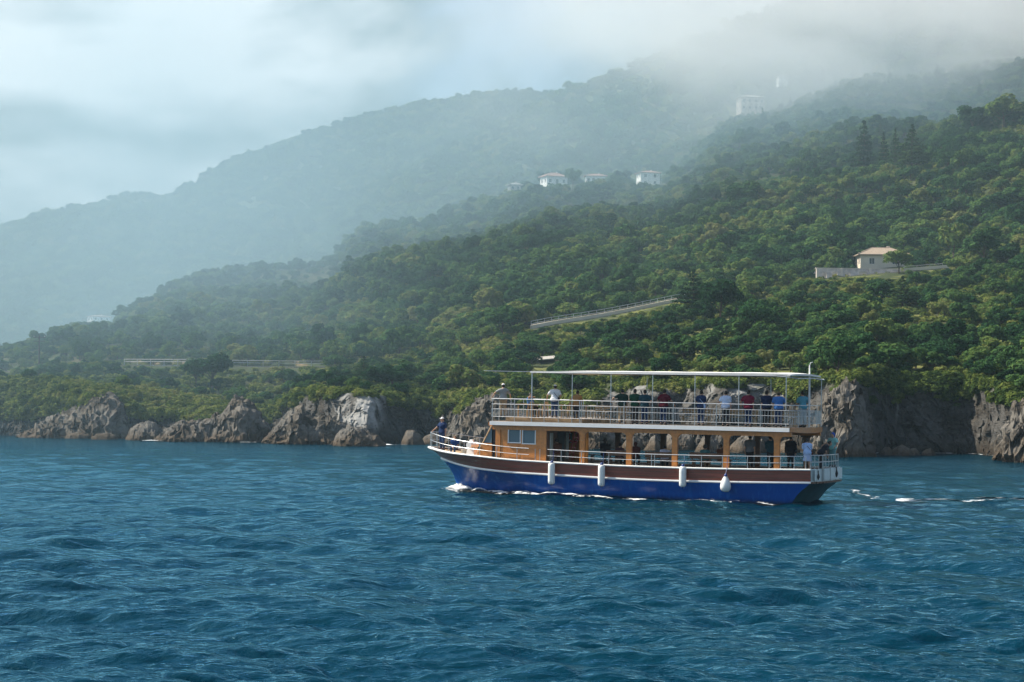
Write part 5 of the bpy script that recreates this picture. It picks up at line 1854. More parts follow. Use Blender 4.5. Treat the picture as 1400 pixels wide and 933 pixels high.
    put('body', me, M_SKIN, root)

    def wear(name, d, m):
        v, f = surface_net(d, lo, VOX)
        if len(v): return put(name, mesh_np(name, v, f), m, root)
    # shirt
    sh_ = torso
    for s_, a, e in ((-1, shL, eL), (1, shR, eR)):
        t1 = A(a) + (e - a) * min(1, sleeve * 1.0)
        sl = seg(P, a, t1, .064 * B, .058)
        if sleeve > 1: sl = smin(sl, seg(P, e, e + ((wL if s_ < 0 else wR) - e) * .85, .055, .042), .02)
        sh_ = smin(sh_, sl, .035)
    folds = 0.006 * np.sin(P[..., 2] * 46 + 9 * P[..., 0] + 5 * P[..., 1]) * np.cos(P[..., 0] * 21 + P[..., 2] * 13)
    sh_ = sh_ - .017 + folds
    hem = pz - .07
    cutz = P[..., 2]
    nk = neckb
    coll = np.linalg.norm(P - (nk + A([0, .02, .055])), axis=-1)
    sh_ = np.maximum(sh_, hem - cutz); sh_ = np.maximum(sh_, .085 - coll)
    wear('shirt', sh_, shirt)
    # trousers or skirt
    tr = np.maximum(pelvis, P[..., 2] - (pz + .08))
    tr = smin(tr, seg(P, A([0, 0, pz + .02]), A([0, 0, pz + .06]), .15 * B, .145 * B, (1, .76)), .03)
    for s_ in (-1, 1):
        th, cf, ft = leg[s_]
        tr = smin(tr, (smin(th, cf, .04) if not shorts else th), .04)
    tr = tr - .014 + folds * .7
    tr = np.maximum(tr, P[..., 2] - (pz + .07))
    if sit: tr = np.maximum(tr, .13 - P[..., 2])
    else: tr = np.maximum(tr, (.56 if shorts else .10) - P[..., 2])
    if skirt:
        c_ = seg(P, A([0, 0, pz]), A([0, .02, pz - .45]), .16, .27, (1, .8)); tr = np.maximum(smin(tr, c_, .03), (pz - .42) - P[..., 2])
    wear('skirt' if skirt else 'shorts' if shorts else 'trousers', tr, legs)
    for s_ in (-1, 1):
        ft = leg[s_][2] - .010
        wear('shoe', np.maximum(ft, P[..., 2] - .10), M_DARK)
    # hair and headgear
    hx = P - hc
    hd_ = ell(P, hc + A([0, -.008, .012]), (.094, .110, .126)) + .004 * np.sin(P[..., 0] * 120) * np.sin(P[..., 2] * 90 + P[..., 1] * 70)
    cut = hx[..., 1] * 0.9 - hx[..., 2] - .005          # keeps crown and back of the head
    hr = np.maximum(hd_, cut * .75)
    hr = np.maximum(hr, -.085 - hx[..., 2])
    if hair == 'long':
        hr = smin(hr, seg(P, hc + A([0, -.05, 0]), hc + A([0, -.085, -.26]), .085, .06, (1, .7)), .04)
    elif hair == 'curly':
        hr = np.minimum(hr, np.maximum(ell(P, hc + A([0, -.02, .02]), (.125, .125, .135)) + .01 * np.sin(P[..., 0] * 60) * np.sin(P[..., 2] * 55) * np.sin(P[..., 1] * 50), cut * .75))
    elif hair == 'bun':
        hr = np.minimum(hr, ell(P, hc + A([0, -.10, .08]), (.05, .05, .05)))
    wear('hair', hr, haircol or M_HAIR)
    if hat:
        kind, hm = hat
        dome = np.maximum(ell(P, hc + A([0, -.004, .035]), (.098, .112, .108)), -(hx[..., 2] - .035 + hx[..., 1] * .12))
        if kind == 'cap':
            br = np.maximum(ell(P, hc + A([0, .12, .045]), (.075, .09, .022)), -hx[..., 1] + .03); dome = np.minimum(dome, br)
        elif kind == 'brim':
            dome = np.minimum(dome, ell(P, hc + A([0, 0, .045]), (.165, .175, .020)))
        elif kind == 'scarf':
            dome = np.minimum(np.maximum(ell(P, hc + A([0, -.012, .02]), (.100, .116, .125)), hx[..., 1] * .9 - hx[..., 2] - .012), ell(P, hc + A([0, -.11, -.04]), (.05, .05, .07)))
        wear('cap' if kind == 'cap' else 'hat' if kind == 'brim' else 'headscarf', dome, hm)
    if eyes:
        for s_ in (-1, 1):
            b = MB(); b.lathe((hc[0] + .03 * s_, hc[1] + .093, hc[2] + .005), [(.004, -.008), (.011, 0), (.004, .008)], 6); b.build('eye', M_EYE, root)
        b = MB(); b.tube([hc + A([-.022, .092, -.058]), hc + A([0, .098, -.060]), hc + A([.022, .092, -.058])], .005, 4); b.build('mouth', M_RED, root)
    if bag:
        b = MB(); b.tube([shL + A([.06, .06, .05]), chest + A([0, -.16 * B, .02]), hipR + A([.10, -.06, .12])], .016, 4); b.tube([shL + A([.06, .06, .05]), chest + A([0, .16 * B, .02]), hipR + A([.12, .06, .12])], .016, 4)
        b.box(tuple(hipR + A([.13, -.02, .05])), (.09, .20, .22)); b.build('shoulder_bag', bag, root)
    return root


C = cloth
WH, NAV, BLK = C('white_cotton', (.72, .74, .76)), C('navy_cotton', (.016, .034, .095)), C('black_cotton', (.014, .014, .018))
GRN, TEAL, MAR = C('dark_green_cotton', (.022, .050, .040)), C('dark_teal_cotton', (.022, .065, .085)), C('maroon_cotton', (.10, .014, .025))
RED, BLU, LBL = C('dark_red_cotton', (.15, .016, .040)), C('blue_cotton', (.05, .16, .42)), C('light_blue_cotton', (.34, .48, .72))
TAN, GRY, MINT = C('tan_cotton', (.36, .20, .085)), C('grey_cotton', (.28, .29, .28)), C('mint_cotton', (.22, .52, .50))
JEAN, KHK, DKT = C('denim', (.045, .075, .15)), C('khaki_twill', (.33, .25, .16)), C('charcoal_twill', (.03, .032, .04))
SKY, BRN = C('turquoise_cotton', (.10, .32, .42)), C('brown_cotton', (.10, .045, .030))
CAPW = C('white_cap_cotton', (.78, .77, .76)); CAPB = C('blue_scarf_cotton', (.05, .11, .42)); STRAW = C('straw_hat', (.16, .12, .07))


def pu(px, y, z=ZT + .9): return blx(px, y, z)


BACK = -90          # facing away, over the far rail
NY = 2.02
# upper deck
person(pu(688, 1.9, 5.4), 1.9, ZT + .22, -60, 'person in a grey shirt and white cap at the front corner of the upper deck', GRY, KHK, H=1.76, armL='out', armR='railwide', hat=('cap', CAPW), lean=.08)
person(pu(724, 0.6, 5.2), 0.6, ZT + .22, 170, 'dark haired person half hidden behind the thick front canopy post', BLU, DKT, pose='sit', armR='up', armL='lap')
person(pu(758.5, 1.95, 5.4), 1.95, ZT + .22, -75, 'person in a white shirt and white cap leaning an arm on the upper rail', WH, JEAN, H=1.74, armL='railwide', armR='hip', hat=('cap', CAPW), lean=.06, bag=C('dark_bag', (.03, .03, .045)), bulk=1.08)
person(pu(788.5, 1.55), 1.55, ZT, -80, 'person in a tan shirt with dark hair beside the second canopy post', TAN, DKT, H=1.68, armL='out', armR='front', lean=.15, bulk=1.05)
person(pu(850.5, NY), NY, ZT, -75, 'person in a dark green shirt and khaki trousers stretching an arm along the rail', GRN, KHK, H=1.78, armL='out', armR='down', lean=.08)
person(pu(868, 1.85), 1.85, ZT, -80, 'person in a dark green shirt between two others under the canopy', C('bottle_green_cotton', (.018, .075, .045)), DKT, H=1.78, armL='front', armR='hip')
person(pu(881.5, NY), NY, ZT, -70, 'person in a teal shirt just left of the middle canopy post', TEAL, NAV, H=1.75, armL='rail', armR='hip', bulk=1.05)
person(pu(907, NY), NY, ZT, -95, 'broad person in a maroon shirt just right of the middle canopy post', MAR, NAV, H=1.79, armL='railwide', armR='railwide', bulk=1.14, lean=.1)
person(pu(958.5, NY), NY, ZT, -90, 'person in a navy shirt with a pale blue bag beside a canopy post', NAV, NAV, H=1.76, armL='railwide', armR='down', bulk=1.08, bag=LBL)
person(pu(992, NY), NY, ZT, -85, 'person in a pale blue and white shirt standing alone at the rail', C('pale_blue_shirt', (.50, .60, .78)), DKT, H=1.76, armL='hip', armR='down', bulk=1.08)
person(pu(1023, NY), NY, ZT, -90, 'person in a dark red shirt on the aft half of the upper deck', RED, NAV, H=1.79, armL='railwide', armR='down', bulk=1.15)
person(pu(1048, 1.9), 1.9, ZT, -95, 'person in a navy short sleeved shirt next to someone in a brimmed hat', C('ink_cotton', (.014, .022, .06)), BLK, H=1.80, armL='down', armR='railwide', bulk=1.1)
person(pu(1064.5, NY), NY, ZT, -70, 'person in a blue shirt and dark brimmed hat near the stern', BLU, NAV, H=1.76, armL='rail', armR='railwide', hat=('brim', STRAW), bulk=1.1, lean=.1)
person(pu(1098, -.8), -.8, ZT, -30, 'person in a turquoise shirt beside the white mast at the stern', SKY, C('pale_trousers', (.35, .42, .46)), H=1.80, armL='rail', armR='rail')
# bow
person(blx(605, .75, 3.3), .75, ZD(12.4) + .04, 75, 'person in a navy shirt and white cap standing at the tip of the bow', NAV, JEAN, H=1.78, armL='down', armR='railwide', hat=('cap', CAPW), eyes=True, bulk=1.06)
person(blx(622, 1.0, 2.8), 1.0, ZD(11.5) - .12, 100, 'brown haired child in dark blue sitting on the foredeck behind the bow rail', C('dark_blue_cotton', (.02, .05, .16)), JEAN, pose='sit', H=1.40, armL='lap', armR='lap', haircol=M_HAIRB, eyes=True)
# lower deck
ls = lambda px, y, d=0: (blx(px, y, 2.4), y, ZD(blx(px, y, 2.4)) + d + (.07 if d > -.12 else .02))
person(*ls(762, 1.2, -.05), -30, 'person with bare tan arms seated inside the first opening', BRN, KHK, pose='sit', armL='front', armR='chest', hair='curly', H=1.66)
person(*ls(827, 1.15, .02), -85, 'person with long black hair and a black top seated behind the second fender', BLK, DKT, pose='sit', hair='long', armL='lap', armR='lap', H=1.74, sleeve=1.2)
person(*ls(847, 1.15, -.10), -95, 'shorter dark haired person seated next to the one with long black hair', C('plum_cotton', (.05, .02, .03)), DKT, pose='sit', armL='lap', armR='lap', H=1.62)
person(*ls(868.5, 1.15, -.02), -80, 'person with reddish dark hair seated just right of the second pillar', C('rust_dark_cotton', (.07, .022, .02)), DKT, pose='sit', armL='lap', armR='lap', H=1.64, haircol=C('reddish_hair', (.05, .014, .010)), hair='long')
person(*ls(909, 1.1, -.10), -70, 'dark haired person in a white top leaning over below the third opening', C('lilac_white_cotton', (.56, .58, .74)), DKT, pose='sit', armL='front', armR='front', lean=.5, H=1.66)
person(*ls(964, 1.1, -.10), -85, 'curly haired person in a teal top seated above the third fender', C('green_teal_cotton', (.05, .16, .17)), KHK, pose='sit', armL='lap', armR='lap', hair='curly', H=1.66)
person(*ls(985.5, 1.1, -.05), -100, 'dark haired person in brown seated beside the fourth pillar', BRN, KHK, pose='sit', armL='lap', armR='lap', H=1.66)
person(*ls(1025, .9, -.03), -85, 'person in a grey shirt and dark trousers standing in the fourth opening', C('slate_cotton', (.13, .15, .17)), BLK, H=1.70, armL='down', armR='down', bulk=1.1)
person(*ls(1053.5, .9, -.03), -40, 'person in a dark jacket partly hidden by the last pillar', TEAL, BLK, H=1.66, armL='front', armR='front', sleeve=1.2)
person(*ls(1081, 1.2, -.03), -75, 'person in a black jacket standing behind the last pillar', BLK, BLK, H=1.67, armL='down', armR='down', sleeve=1.2, bulk=1.1)
person(*ls(1104, 1.7, -.06), -60, 'person in a light blue shirt with a shoulder strap at the aft rail', LBL, C('pale_blue_skirt', (.36, .46, .66)), H=1.60, armL='front', armR='rail', lean=.28, bulk=1.12, bag=BRN, skirt=True)
person(*ls(1122, .2, -.1), -150, 'person in dark clothes bending down at the stern gates', C('dusk_cotton', (.03, .035, .045)), BLK, H=1.66, armL='front', armR='front', lean=.7)
person(*ls(1138.5, -1.7, .06), 60, 'person in a mint shirt and blue headscarf at the far stern corner', MINT, C('aqua_trousers', (.12, .30, .32)), H=1.72, armL='railwide', armR='out', hat=('scarf', CAPB), bag=BRN)
# ------------------------------------------------------------------ roads, railings, houses
M_ROAD = mat('asphalt', (.055, .055, .056), .9, .2, .6, .2)
M_CONC = mat('concrete', (.30, .30, .29), .85, .15, .5, .2)
M_GUARD = mat('galvanised_rail', (.34, .36, .37), .5, .1, .5, .4)
M_WALL = mat('cream_render', (.64, .57, .47), .85, .12, .35, .2)
M_WALLW = mat('white_render', (.74, .74, .73), .85, .08, .4, .2)
M_RUIN = mat('stained_plaster', (.60, .54, .49), .9, .32, .9, .15, bump=.5, bump_scale=3)
M_TILE = striped('clay_roof_tiles', (.25, .19, .135), (.41, .325, .245), 1.3, .85, 0.0, (2, 2, 5))
M_TILER = striped('red_roof_tiles', (.22, .125, .10), (.33, .20, .155), 1.3, .85, 0.0, (2, 2, 5))
M_SHUT = mat('dark_shutter', (.06, .055, .05), .7, .2, 2)
M_POLE = mat('pole_timber', (.07, .06, .05), .9, .2, 3)


def road_pts(u0, u1, n, off=0.0, dz=0.0):
    u = np.linspace(u0, u1, n); D = road_D(u) + off
    return world_pt(u, D, road_z(u) + dz)


def build_road():
    n = 420
    us = np.linspace(-700, 2300, n)
    V = np.stack([world_pt(us, road_D(us) + o, road_z(us) + h) for o, h in ((-4.6, -1.2), (-4.4, .06), (-4.2, .09), (3.8, .09), (4.0, -.6))], 1)
    me = mesh_np('coast_road', V.reshape(-1, 3), grid_faces(n, 5)[:, ::-1])
    tag(put('coast_road', me, M_ROAD), kind='structure')
    for o, w in ((-3.9, .14), (3.4, .14)):
        V = np.stack([world_pt(us, road_D(us) + o + a, road_z(us) + .096) for a in (-w / 2, w / 2)], 1)
        tag(put('road_marking', mesh_np('road_marking', V.reshape(-1, 3), grid_faces(n, 2)[:, ::-1]), M_WHITE), kind='structure')


build_road()


M_WHITEP = mat('grey_white_paint', (.55, .56, .56), .6, .1, 2)


def guardrail(u0, u1, words_, step=2.2, hgt=1.0, kerb=True, rails=(1.0, .55), rr=.04, m=None):
    P = road_pts(u0, u1, 60, -4.15, .08)
    o = P[0]
    e = empty('roadside_railing', tuple(o)); tag(e, words_, 'railing')
    L = P - o
    for f in rails:
        MB().tube([tuple(p + np.array([0, 0, f * hgt])) for p in L], rr, 5).build('rail', m or M_GUARD, e)
    if kerb:
        b = MB()
        for a, c in zip(L[:-1], L[1:]):
            d = c - a; nrm = np.array([-d[1], d[0], 0]); nrm /= np.linalg.norm(nrm) + 1e-9
            q = nrm * .18
            b.add([a - q, c - q, c + q, a + q, a - q + [0, 0, .65], c - q + [0, 0, .65], c + q + [0, 0, .65], a + q + [0, 0, .65]], [(0, 3, 2, 1), (4, 5, 6, 7), (0, 1, 5, 4), (2, 3, 7, 6)])
        b.build('kerb', M_WALL, e)
    seglen = np.linalg.norm(np.diff(L, axis=0), axis=1); s = np.concatenate([[0], np.cumsum(seglen)])
    pm = MB(); pm.box((0, 0, hgt / 2), (.08, .08, hgt)); me = pm.mesh('railing_post'); me.materials.append(m or M_GUARD)
    for t in np.arange(0, s[-1], step):
        p = [np.interp(t, s, L[:, i]) for i in range(3)]
        put('post', me, None, e, loc=p)
    return e


guardrail(726, 936, 'white metal railing along the sloping road in the middle of the hillside', 2.0, 1.35, True, (1.0, .66, .33), .045, M_WHITEP)
guardrail(170, 282, 'pale guardrail along the coast road above the grey retaining wall', 2.6, .95, False, (1.0, .6))
guardrail(318, 442, 'guardrail along the coast road behind the white cliff headland', 2.6, .9, False, (1.0, .6))
guardrail(1236, 1440, 'guardrail along the upper road beside the tiled house', 2.8, 1.0, True, (1.0, .6))
# grey retaining wall under the coast road
us = np.linspace(168, 262, 14)
A_ = world_pt(us, road_D(us) - 4.75, road_z(us) - .05); hw = 2.0 + 1.4 * np.sin(np.linspace(0.3, 2.8, 14))
b = MB()
for i in range(13):
    a, c = A_[i], A_[i + 1]
    a2, c2 = a + [0, 0.7, 0], c + [0, .7, 0]
    b.add([a - [0, 0, hw[i]], c - [0, 0, hw[i + 1]], c, a, a2 - [0, 0, hw[i]], c2 - [0, 0, hw[i + 1]], c2, a2], [(0, 1, 2, 3), (3, 2, 6, 7), (4, 7, 6, 5)])
o = b.build('retaining_wall', mat('weathered_concrete', (.10, .12, .13), .9, .2, .4), None)
tag(o, 'grey concrete retaining wall carrying the coast road over a gully', 'retaining wall')
for u in np.linspace(176, 256, 6):
    p = world_pt(np.array([u]), road_D(np.array([u])) - 4.95, road_z(np.array([u])))[0]
    MB().box((p[0], p[1], p[2] - 1.0), (.5, .45, 2.2)).build('buttress', M_CONC, o)


def utility_pole(px, py, hp, D, words_):
    p = at(px, py, D); h = hp / F_PX * D
    e = empty('utility_pole', tuple(p)); tag(e, words_, 'utility pole')
    MB().tube([(0, 0, -1), (0, 0, h)], [.16, .11], 8).build('mast', M_POLE, e)
    for z in (h - .35, h - 1.0): MB().box((0, 0, z), (2.0, .12, .14)).build('crossarm', M_POLE, e)
    for x in (-.9, 0, .9): MB().lathe((x, 0, h - .28), [(.05, 0), (.08, .08), (.05, .18), (.02, .24)], 6).build('insulator', M_GUARD, e)


utility_pole(53, 508, 48, 345, 'bare utility pole standing behind the dark wooded headland')


def wall_face(b, o, ex, w, h, holes, rec):
    """one facade with real openings: origin, direction along it, width, height, holes (x0, x1, z0, z1), reveal depth along the inward normal"""
    ex = np.array(ex, float); inn = np.array([-ex[1], ex[0], 0.0]); ez = np.array([0, 0, 1.0]); o = np.array(o, float)
    xs = sorted({0, w, *[a for H_ in holes for a in H_[:2]]}); zs = sorted({0, h, *[a for H_ in holes for a in H_[2:4]]})
    for i in range(len(xs) - 1):
        for j in range(len(zs) - 1):
            cx, cz = (xs[i] + xs[i + 1]) / 2, (zs[j] + zs[j + 1]) / 2
            if any(a < cx < c and d < cz < e for a, c, d, e in holes): continue
            b.add([o + ex * xs[i] + ez * zs[j], o + ex * xs[i + 1] + ez * zs[j], o + ex * xs[i + 1] + ez * zs[j + 1], o + ex * xs[i] + ez * zs[j + 1]], [(0, 1, 2, 3)])
    for a, c, d, e in holes:
        q = [o + ex * a + ez * d, o + ex * c + ez * d, o + ex * c + ez * e, o + ex * a + ez * e]; r = [p + inn * rec for p in q]
        b.add(q + r, [(0, 4, 5, 1), (1, 5, 6, 2), (2, 6, 7, 3), (3, 7, 4, 0)])
    return inn


def house(name, P, rz, w, d, floors, words_, roof='hip', fh=2.9, wm=None, rm=None, cols=3, base=0.0, group=None, sidecols=2, door=True, balcony=False, cat='house', rise=None, chim=True):
    """house with its front towards -y: walls with window openings, frames and panes, roof with eaves, chimney"""
    wm, rm = wm or M_WALLW, rm or M_TILER
    e = empty(name, tuple(P), rz); tag(e, words_, cat, group)
    H = floors * fh + base
    b = MB(); wins = []
    for (o, ex, L, nc) in (((-w / 2, -d / 2, -1.5), (1, 0, 0), w, cols), ((w / 2, -d / 2, -1.5), (0, 1, 0), d, sidecols), ((w / 2, d / 2, -1.5), (-1, 0, 0), w, 0), ((-w / 2, d / 2, -1.5), (0, -1, 0), d, sidecols)):
        holes = []
        for f in range(floors):
            for c in range(nc):
                cx = L * (c + .5) / nc; ww = min(1.25, L / nc * .55)
                z0 = 1.5 + base + f * fh + .85
                if door and f == 0 and c == nc // 2 and L == w: holes.append((cx - .55, cx + .55, 1.5 + base + .05, 1.5 + base + 2.2))
                else: holes.append((cx - ww / 2, cx + ww / 2, z0, z0 + 1.4))
        inn = wall_face(b, o, ex, L, H + 1.5, holes, .22)
        for hq in holes: wins.append((np.array(o), np.array(ex, float), inn, hq))
    wall = b.build('wall', wm, e)
    for o, ex, inn, (a, c, z0, z1) in wins:
        fr = MB(); rzv = math.atan2(ex[1], ex[0])
        ctr = lambda x, z, k: tuple(o + ex * x + inn * k + np.array([0, 0, z]))
        for x, z, ww, hh in (((a + c) / 2, z0, c - a, .09), ((a + c) / 2, z1 - .05, c - a, .09), (a + .05, (z0 + z1) / 2, .08, z1 - z0 - .1), (c - .05, (z0 + z1) / 2, .08, z1 - z0 - .1), ((a + c) / 2, (z0 + z1) / 2, .06, z1 - z0 - .1)):
            fr.box(ctr(x, z, .12), (ww, .07, hh), rz=rzv)
        isdoor = z1 - z0 > 2
        f_ = fr.build('door' if isdoor else 'window', M_SHUT if isdoor else M_WALLW, e)
        MB().box(ctr((a + c) / 2, (z0 + z1) / 2, .19), (c - a, .03, z1 - z0), rz=rzv).build('pane', M_HOUSE_GLASS, f_)
    if roof == 'hip':
        ov = .65; rise = rise or .22 * min(w, d) + .2
        W, Dp = w / 2 + ov, d / 2 + ov; rl = max(w - d, 0) / 2 + .01
        rb = MB()
        rb.add([(-W, -Dp, H), (W, -Dp, H), (W, Dp, H), (-W, Dp, H), (-rl, 0, H + rise), (rl, 0, H + rise), (-W, -Dp, H - .18), (W, -Dp, H - .18), (W, Dp, H - .18), (-W, Dp, H - .18)],
               [(0, 1, 5, 4), (1, 2, 5), (2, 3, 4, 5), (3, 0, 4), (6, 7, 1, 0), (7, 8, 2, 1), (8, 9, 3, 2), (9, 6, 0, 3), (9, 8, 7, 6)])
        r_ = rb.build('roof', rm, e)
        rg = MB(); rg.tube([(-rl, 0, H + rise), (rl, 0, H + rise)], .12, 6)
        for s1, s2 in ((-1, -1), (1, -1), (1, 1), (-1, 1)): rg.tube([(s1 * W, s2 * Dp, H + .02), (s1 * rl, 0, H + rise)], .10, 5)
        rg.build('ridge', rm, r_)
        if chim:
            MB().box((w * .18, d * .12, H + rise * .9), (.6, .6, 1.1)).build('chimney', wm, r_)
    else:
        MB().box((0, 0, H + .14), (w + .8, d + .8, .26)).build('roof', rm, e)
        MB().box((0, 0, H + .36), (w + .1, d + .1, .2)).build('parapet', wm, e)
    if balcony:
        bl = MB(); bl.box((0, -d / 2 - .6, base + fh - .08), (w * .8, 1.2, .16)); bb = bl.build('balcony', wm, e)
        MB().box((0, -d / 2 - 1.15, base + fh + .45), (w * .8, .06, .08)).build('handrail', M_GUARD, bb)
        for k in np.linspace(-.4, .4, 7): MB().box((w * k, -d / 2 - 1.15, base + fh + .2), (.05, .05, .5)).build('baluster', M_GUARD, bb)
    return e


def face_rz(P, turn=0.0):
    """turn of a house whose front looks back towards the water"""
    return math.atan2(P[1], P[0]) - math.pi / 2 + turn


def place_house(px, py, D, wpx, **k):
    P = at(px, py, D); sc = wpx / F_PX * D
    return P, sc


# tiled house on the terrace and the ruined wall in front of it
P, w = place_house(1204, 368, 446, 62)
house('house', P, face_rz(P, .20), w, w * .62, 1, 'cream hillside house with a pinkish tiled hip roof behind the ruined wall', 'hip', 3.0, M_WALL, M_TILE, cols=2, door=False, rise=1.75)
keep_clear(1172, 330, 1236, 372, 446)
ua, uc = 1116, 1231
Pa, Pc = at(ua, 384.5, 424), at(uc, 374, 428)
L = Pc - Pa; wl_ = float(np.hypot(L[0], L[1])); rz_ = math.atan2(L[1], L[0])
e = empty('ruined_wall', tuple(Pa), rz_); tag(e, 'long stained plaster wall of a roofless ruin below the tiled house', 'ruined wall')
b = MB(); sl = L[2] / wl_
holes = [(1.2, 2.2, 1.9, 3.1), (3.4, 4.6, 2.0, 3.2), (6.2, 7.3, 1.9, 3.1), (9.2, 10.8, 2.1, 3.3), (12.4, 13.2, 2.2, 3.3), (14.8, 16.0, 2.2, 3.4)]
wall_face(b, (0, 0, -1.2), (1, 0, 0), wl_, 3.9, holes, .5)
wall_face(b, (wl_, .5, -1.2), (-1, 0, 0), wl_, 3.9, [(wl_ - h[1], wl_ - h[0], h[2], h[3]) for h in holes], .02)
b.add([(0, 0, 2.7), (wl_, 0, 2.7), (wl_, .5, 2.7), (0, .5, 2.7)], [(0, 1, 2, 3)])
b.add([(0, 0, -1.2), (0, 0, 2.7), (0, .5, 2.7), (0, .5, -1.2)], [(0, 1, 2, 3)]); b.add([(wl_, 0, -1.2), (wl_, 0, 2.7), (wl_, .5, 2.7), (wl_, .5, -1.2)], [(0, 1, 2, 3)])
wv = b.build('wall', M_RUIN, e)
b = MB(); b.box((wl_ * .5, .25, 2.78), (wl_ + .3, .75, .14)); b.build('coping', M_WALL, e)
for x in (.25, 5.4, 11.6, wl_ - .3): MB().box((x, -.12, .75), (.5, .3, 3.9)).build('pier', M_WALL, e)
MB().box((wl_ * .5, 3.2, .6), (wl_, .3, 3.2)).build('rear_wall', M_RUIN, e)
keep_clear(1114, 362, 1232, 380, 422)
# villas on the misty shoulder
P, w = place_house(757, 258, 785, 31)
house('villa', P, face_rz(P, .45), w, w * .7, 1, 'white villa with a red tiled roof, nearest the grey cottage on the misty shoulder', 'hip', 3.4, M_WALLW, M_TILER, cols=3, base=1.2, group='white villas on the misty shoulder', rise=1.7)
keep_clear(736, 236, 780, 254, 785)
P, w = place_house(814, 252, 812, 27)
house('villa', P, face_rz(P, .1), w, w * .6, 1, 'long low white villa between the red roofed one and the square one', 'hip', 3.2, M_WALLW, M_TILER, cols=4, group='white villas on the misty shoulder', rise=1.0)
keep_clear(797, 236, 832, 249, 812)
P, w = place_house(886, 256, 835, 27)
house('villa', P, face_rz(P, .28), w, w * .8, 2, 'square two storey white villa with dark windows on the misty shoulder', 'hip', 2.9, M_WALLW, M_TILER, cols=2, group='white villas on the misty shoulder', door=False, rise=1.1)
keep_clear(868, 232, 906, 252, 835)
Pw = at(886, 257.5, 826); Pw2 = at(945, 257, 838); Lw = Pw2 - Pw; 
o = MB().box((0, 0, -1.0), (26, .4, 2.2)).build('terrace_wall', M_CONC, None, loc=tuple(at(912, 257.5, 828)), rot=(0, 0, face_rz(P, .1)))
tag(o, 'low grey terrace wall running beside the square white villa', 'wall')
P, w = place_house(1026, 153, 968, 33)
house('manor', P, face_rz(P, .30), w, w * .7, 2, 'pale manor fading into the mist high on the slope', 'hip', 3.3, M_RUIN, M_RUIN, cols=4, door=False, group=None, rise=1.4)
keep_clear(1006, 122, 1048, 150, 968)
P, w = place_house(703, 263, 772, 15)
house('cottage', P, face_rz(P, .3), w, w * .9, 1, 'small grey cottage under pines at the edge of the misty shoulder', 'hip', 2.8, M_CONC, M_CONC, cols=2, door=False, rise=1.0)
keep_clear(694, 252, 712, 264, 772)
P, D_, _u = hit(135, 440); w = 26 / F_PX * D_
house('house', P, face_rz(P, .5), w, w * .6, 1, 'hazy house with a pale roof at the foot of the far mountain', 'hip', 2.9, M_WALLW, M_TILER, cols=3, door=False, rise=1.0)
keep_clear(118, 424, 152, 442, D_)
for px, py, wp, fl, words_ in ((1069, 118, 12, 2, 'faint house in the mist just above the pale manor'),):
    P, w = place_house(px, py, 1030, wp)
    Ph, Dh, uh = hit(px, py)
    house('house', Ph, face_rz(P, .4), w / 1030 * Dh, w / 1030 * Dh * .8, fl, words_, 'hip', 2.8, M_WALLW, M_TILER, cols=2, door=False, rise=.9)
    keep_clear(px - wp * .7, py - 12, px + wp * .7, py, Dh)
# shed roof by the shore
P = hit(748, 497)[0]
e = empty('shed', tuple(P), .12); tag(e, 'small open shed with a flat pale roof on the slope above the boat canopy', 'shed')
w = 29 / F_PX * float(np.hypot(P[0], P[1]))
b = MB(); b.box((0, 0, .8), (w, 2.4, .12), M=Matrix.Rotation(-.10, 4, 'Y') @ Matrix.Rotation(.18, 4, 'X')); b.build('roof', mat('weathered_sheet', (.40, .37, .33), .8, .2, 2), e)
for x in (-w * .42, w * .42):
    for y in (-1, 1): MB().box((x, y, .2), (.12, .12, 1.1 + .2 * y - x * -.1)).build('post', M_POLE, e)
MB().box((0, 1.05, .2), (w * .84, .06, 1.1)).build('back_wall', M_POLE, e)
keep_clear(732, 484, 764, 494, float(np.hypot(P[0], P[1])))
# rails kept visible
for u in np.arange(728, 936, 10):
    y = float(tab(u, YROAD)); keep_clear(u - 5, y - 12, u + 5, y - 1, float(road_D(u)) - 4.2)
for u in np.arange(172, 262, 10): keep_clear(u - 5, 494, u + 5, 501, float(road_D(u)) - 4.2)
for u in np.arange(300, 435, 10): keep_clear(u - 5, 497, u + 5, 501, float(road_D(u)) - 4.2)
for u in np.arange(1240, 1300, 10):
    y = float(tab(u, YROAD)); keep_clear(u - 5, y - 9, u + 5, y - 2, float(road_D(u)) - 4.2)
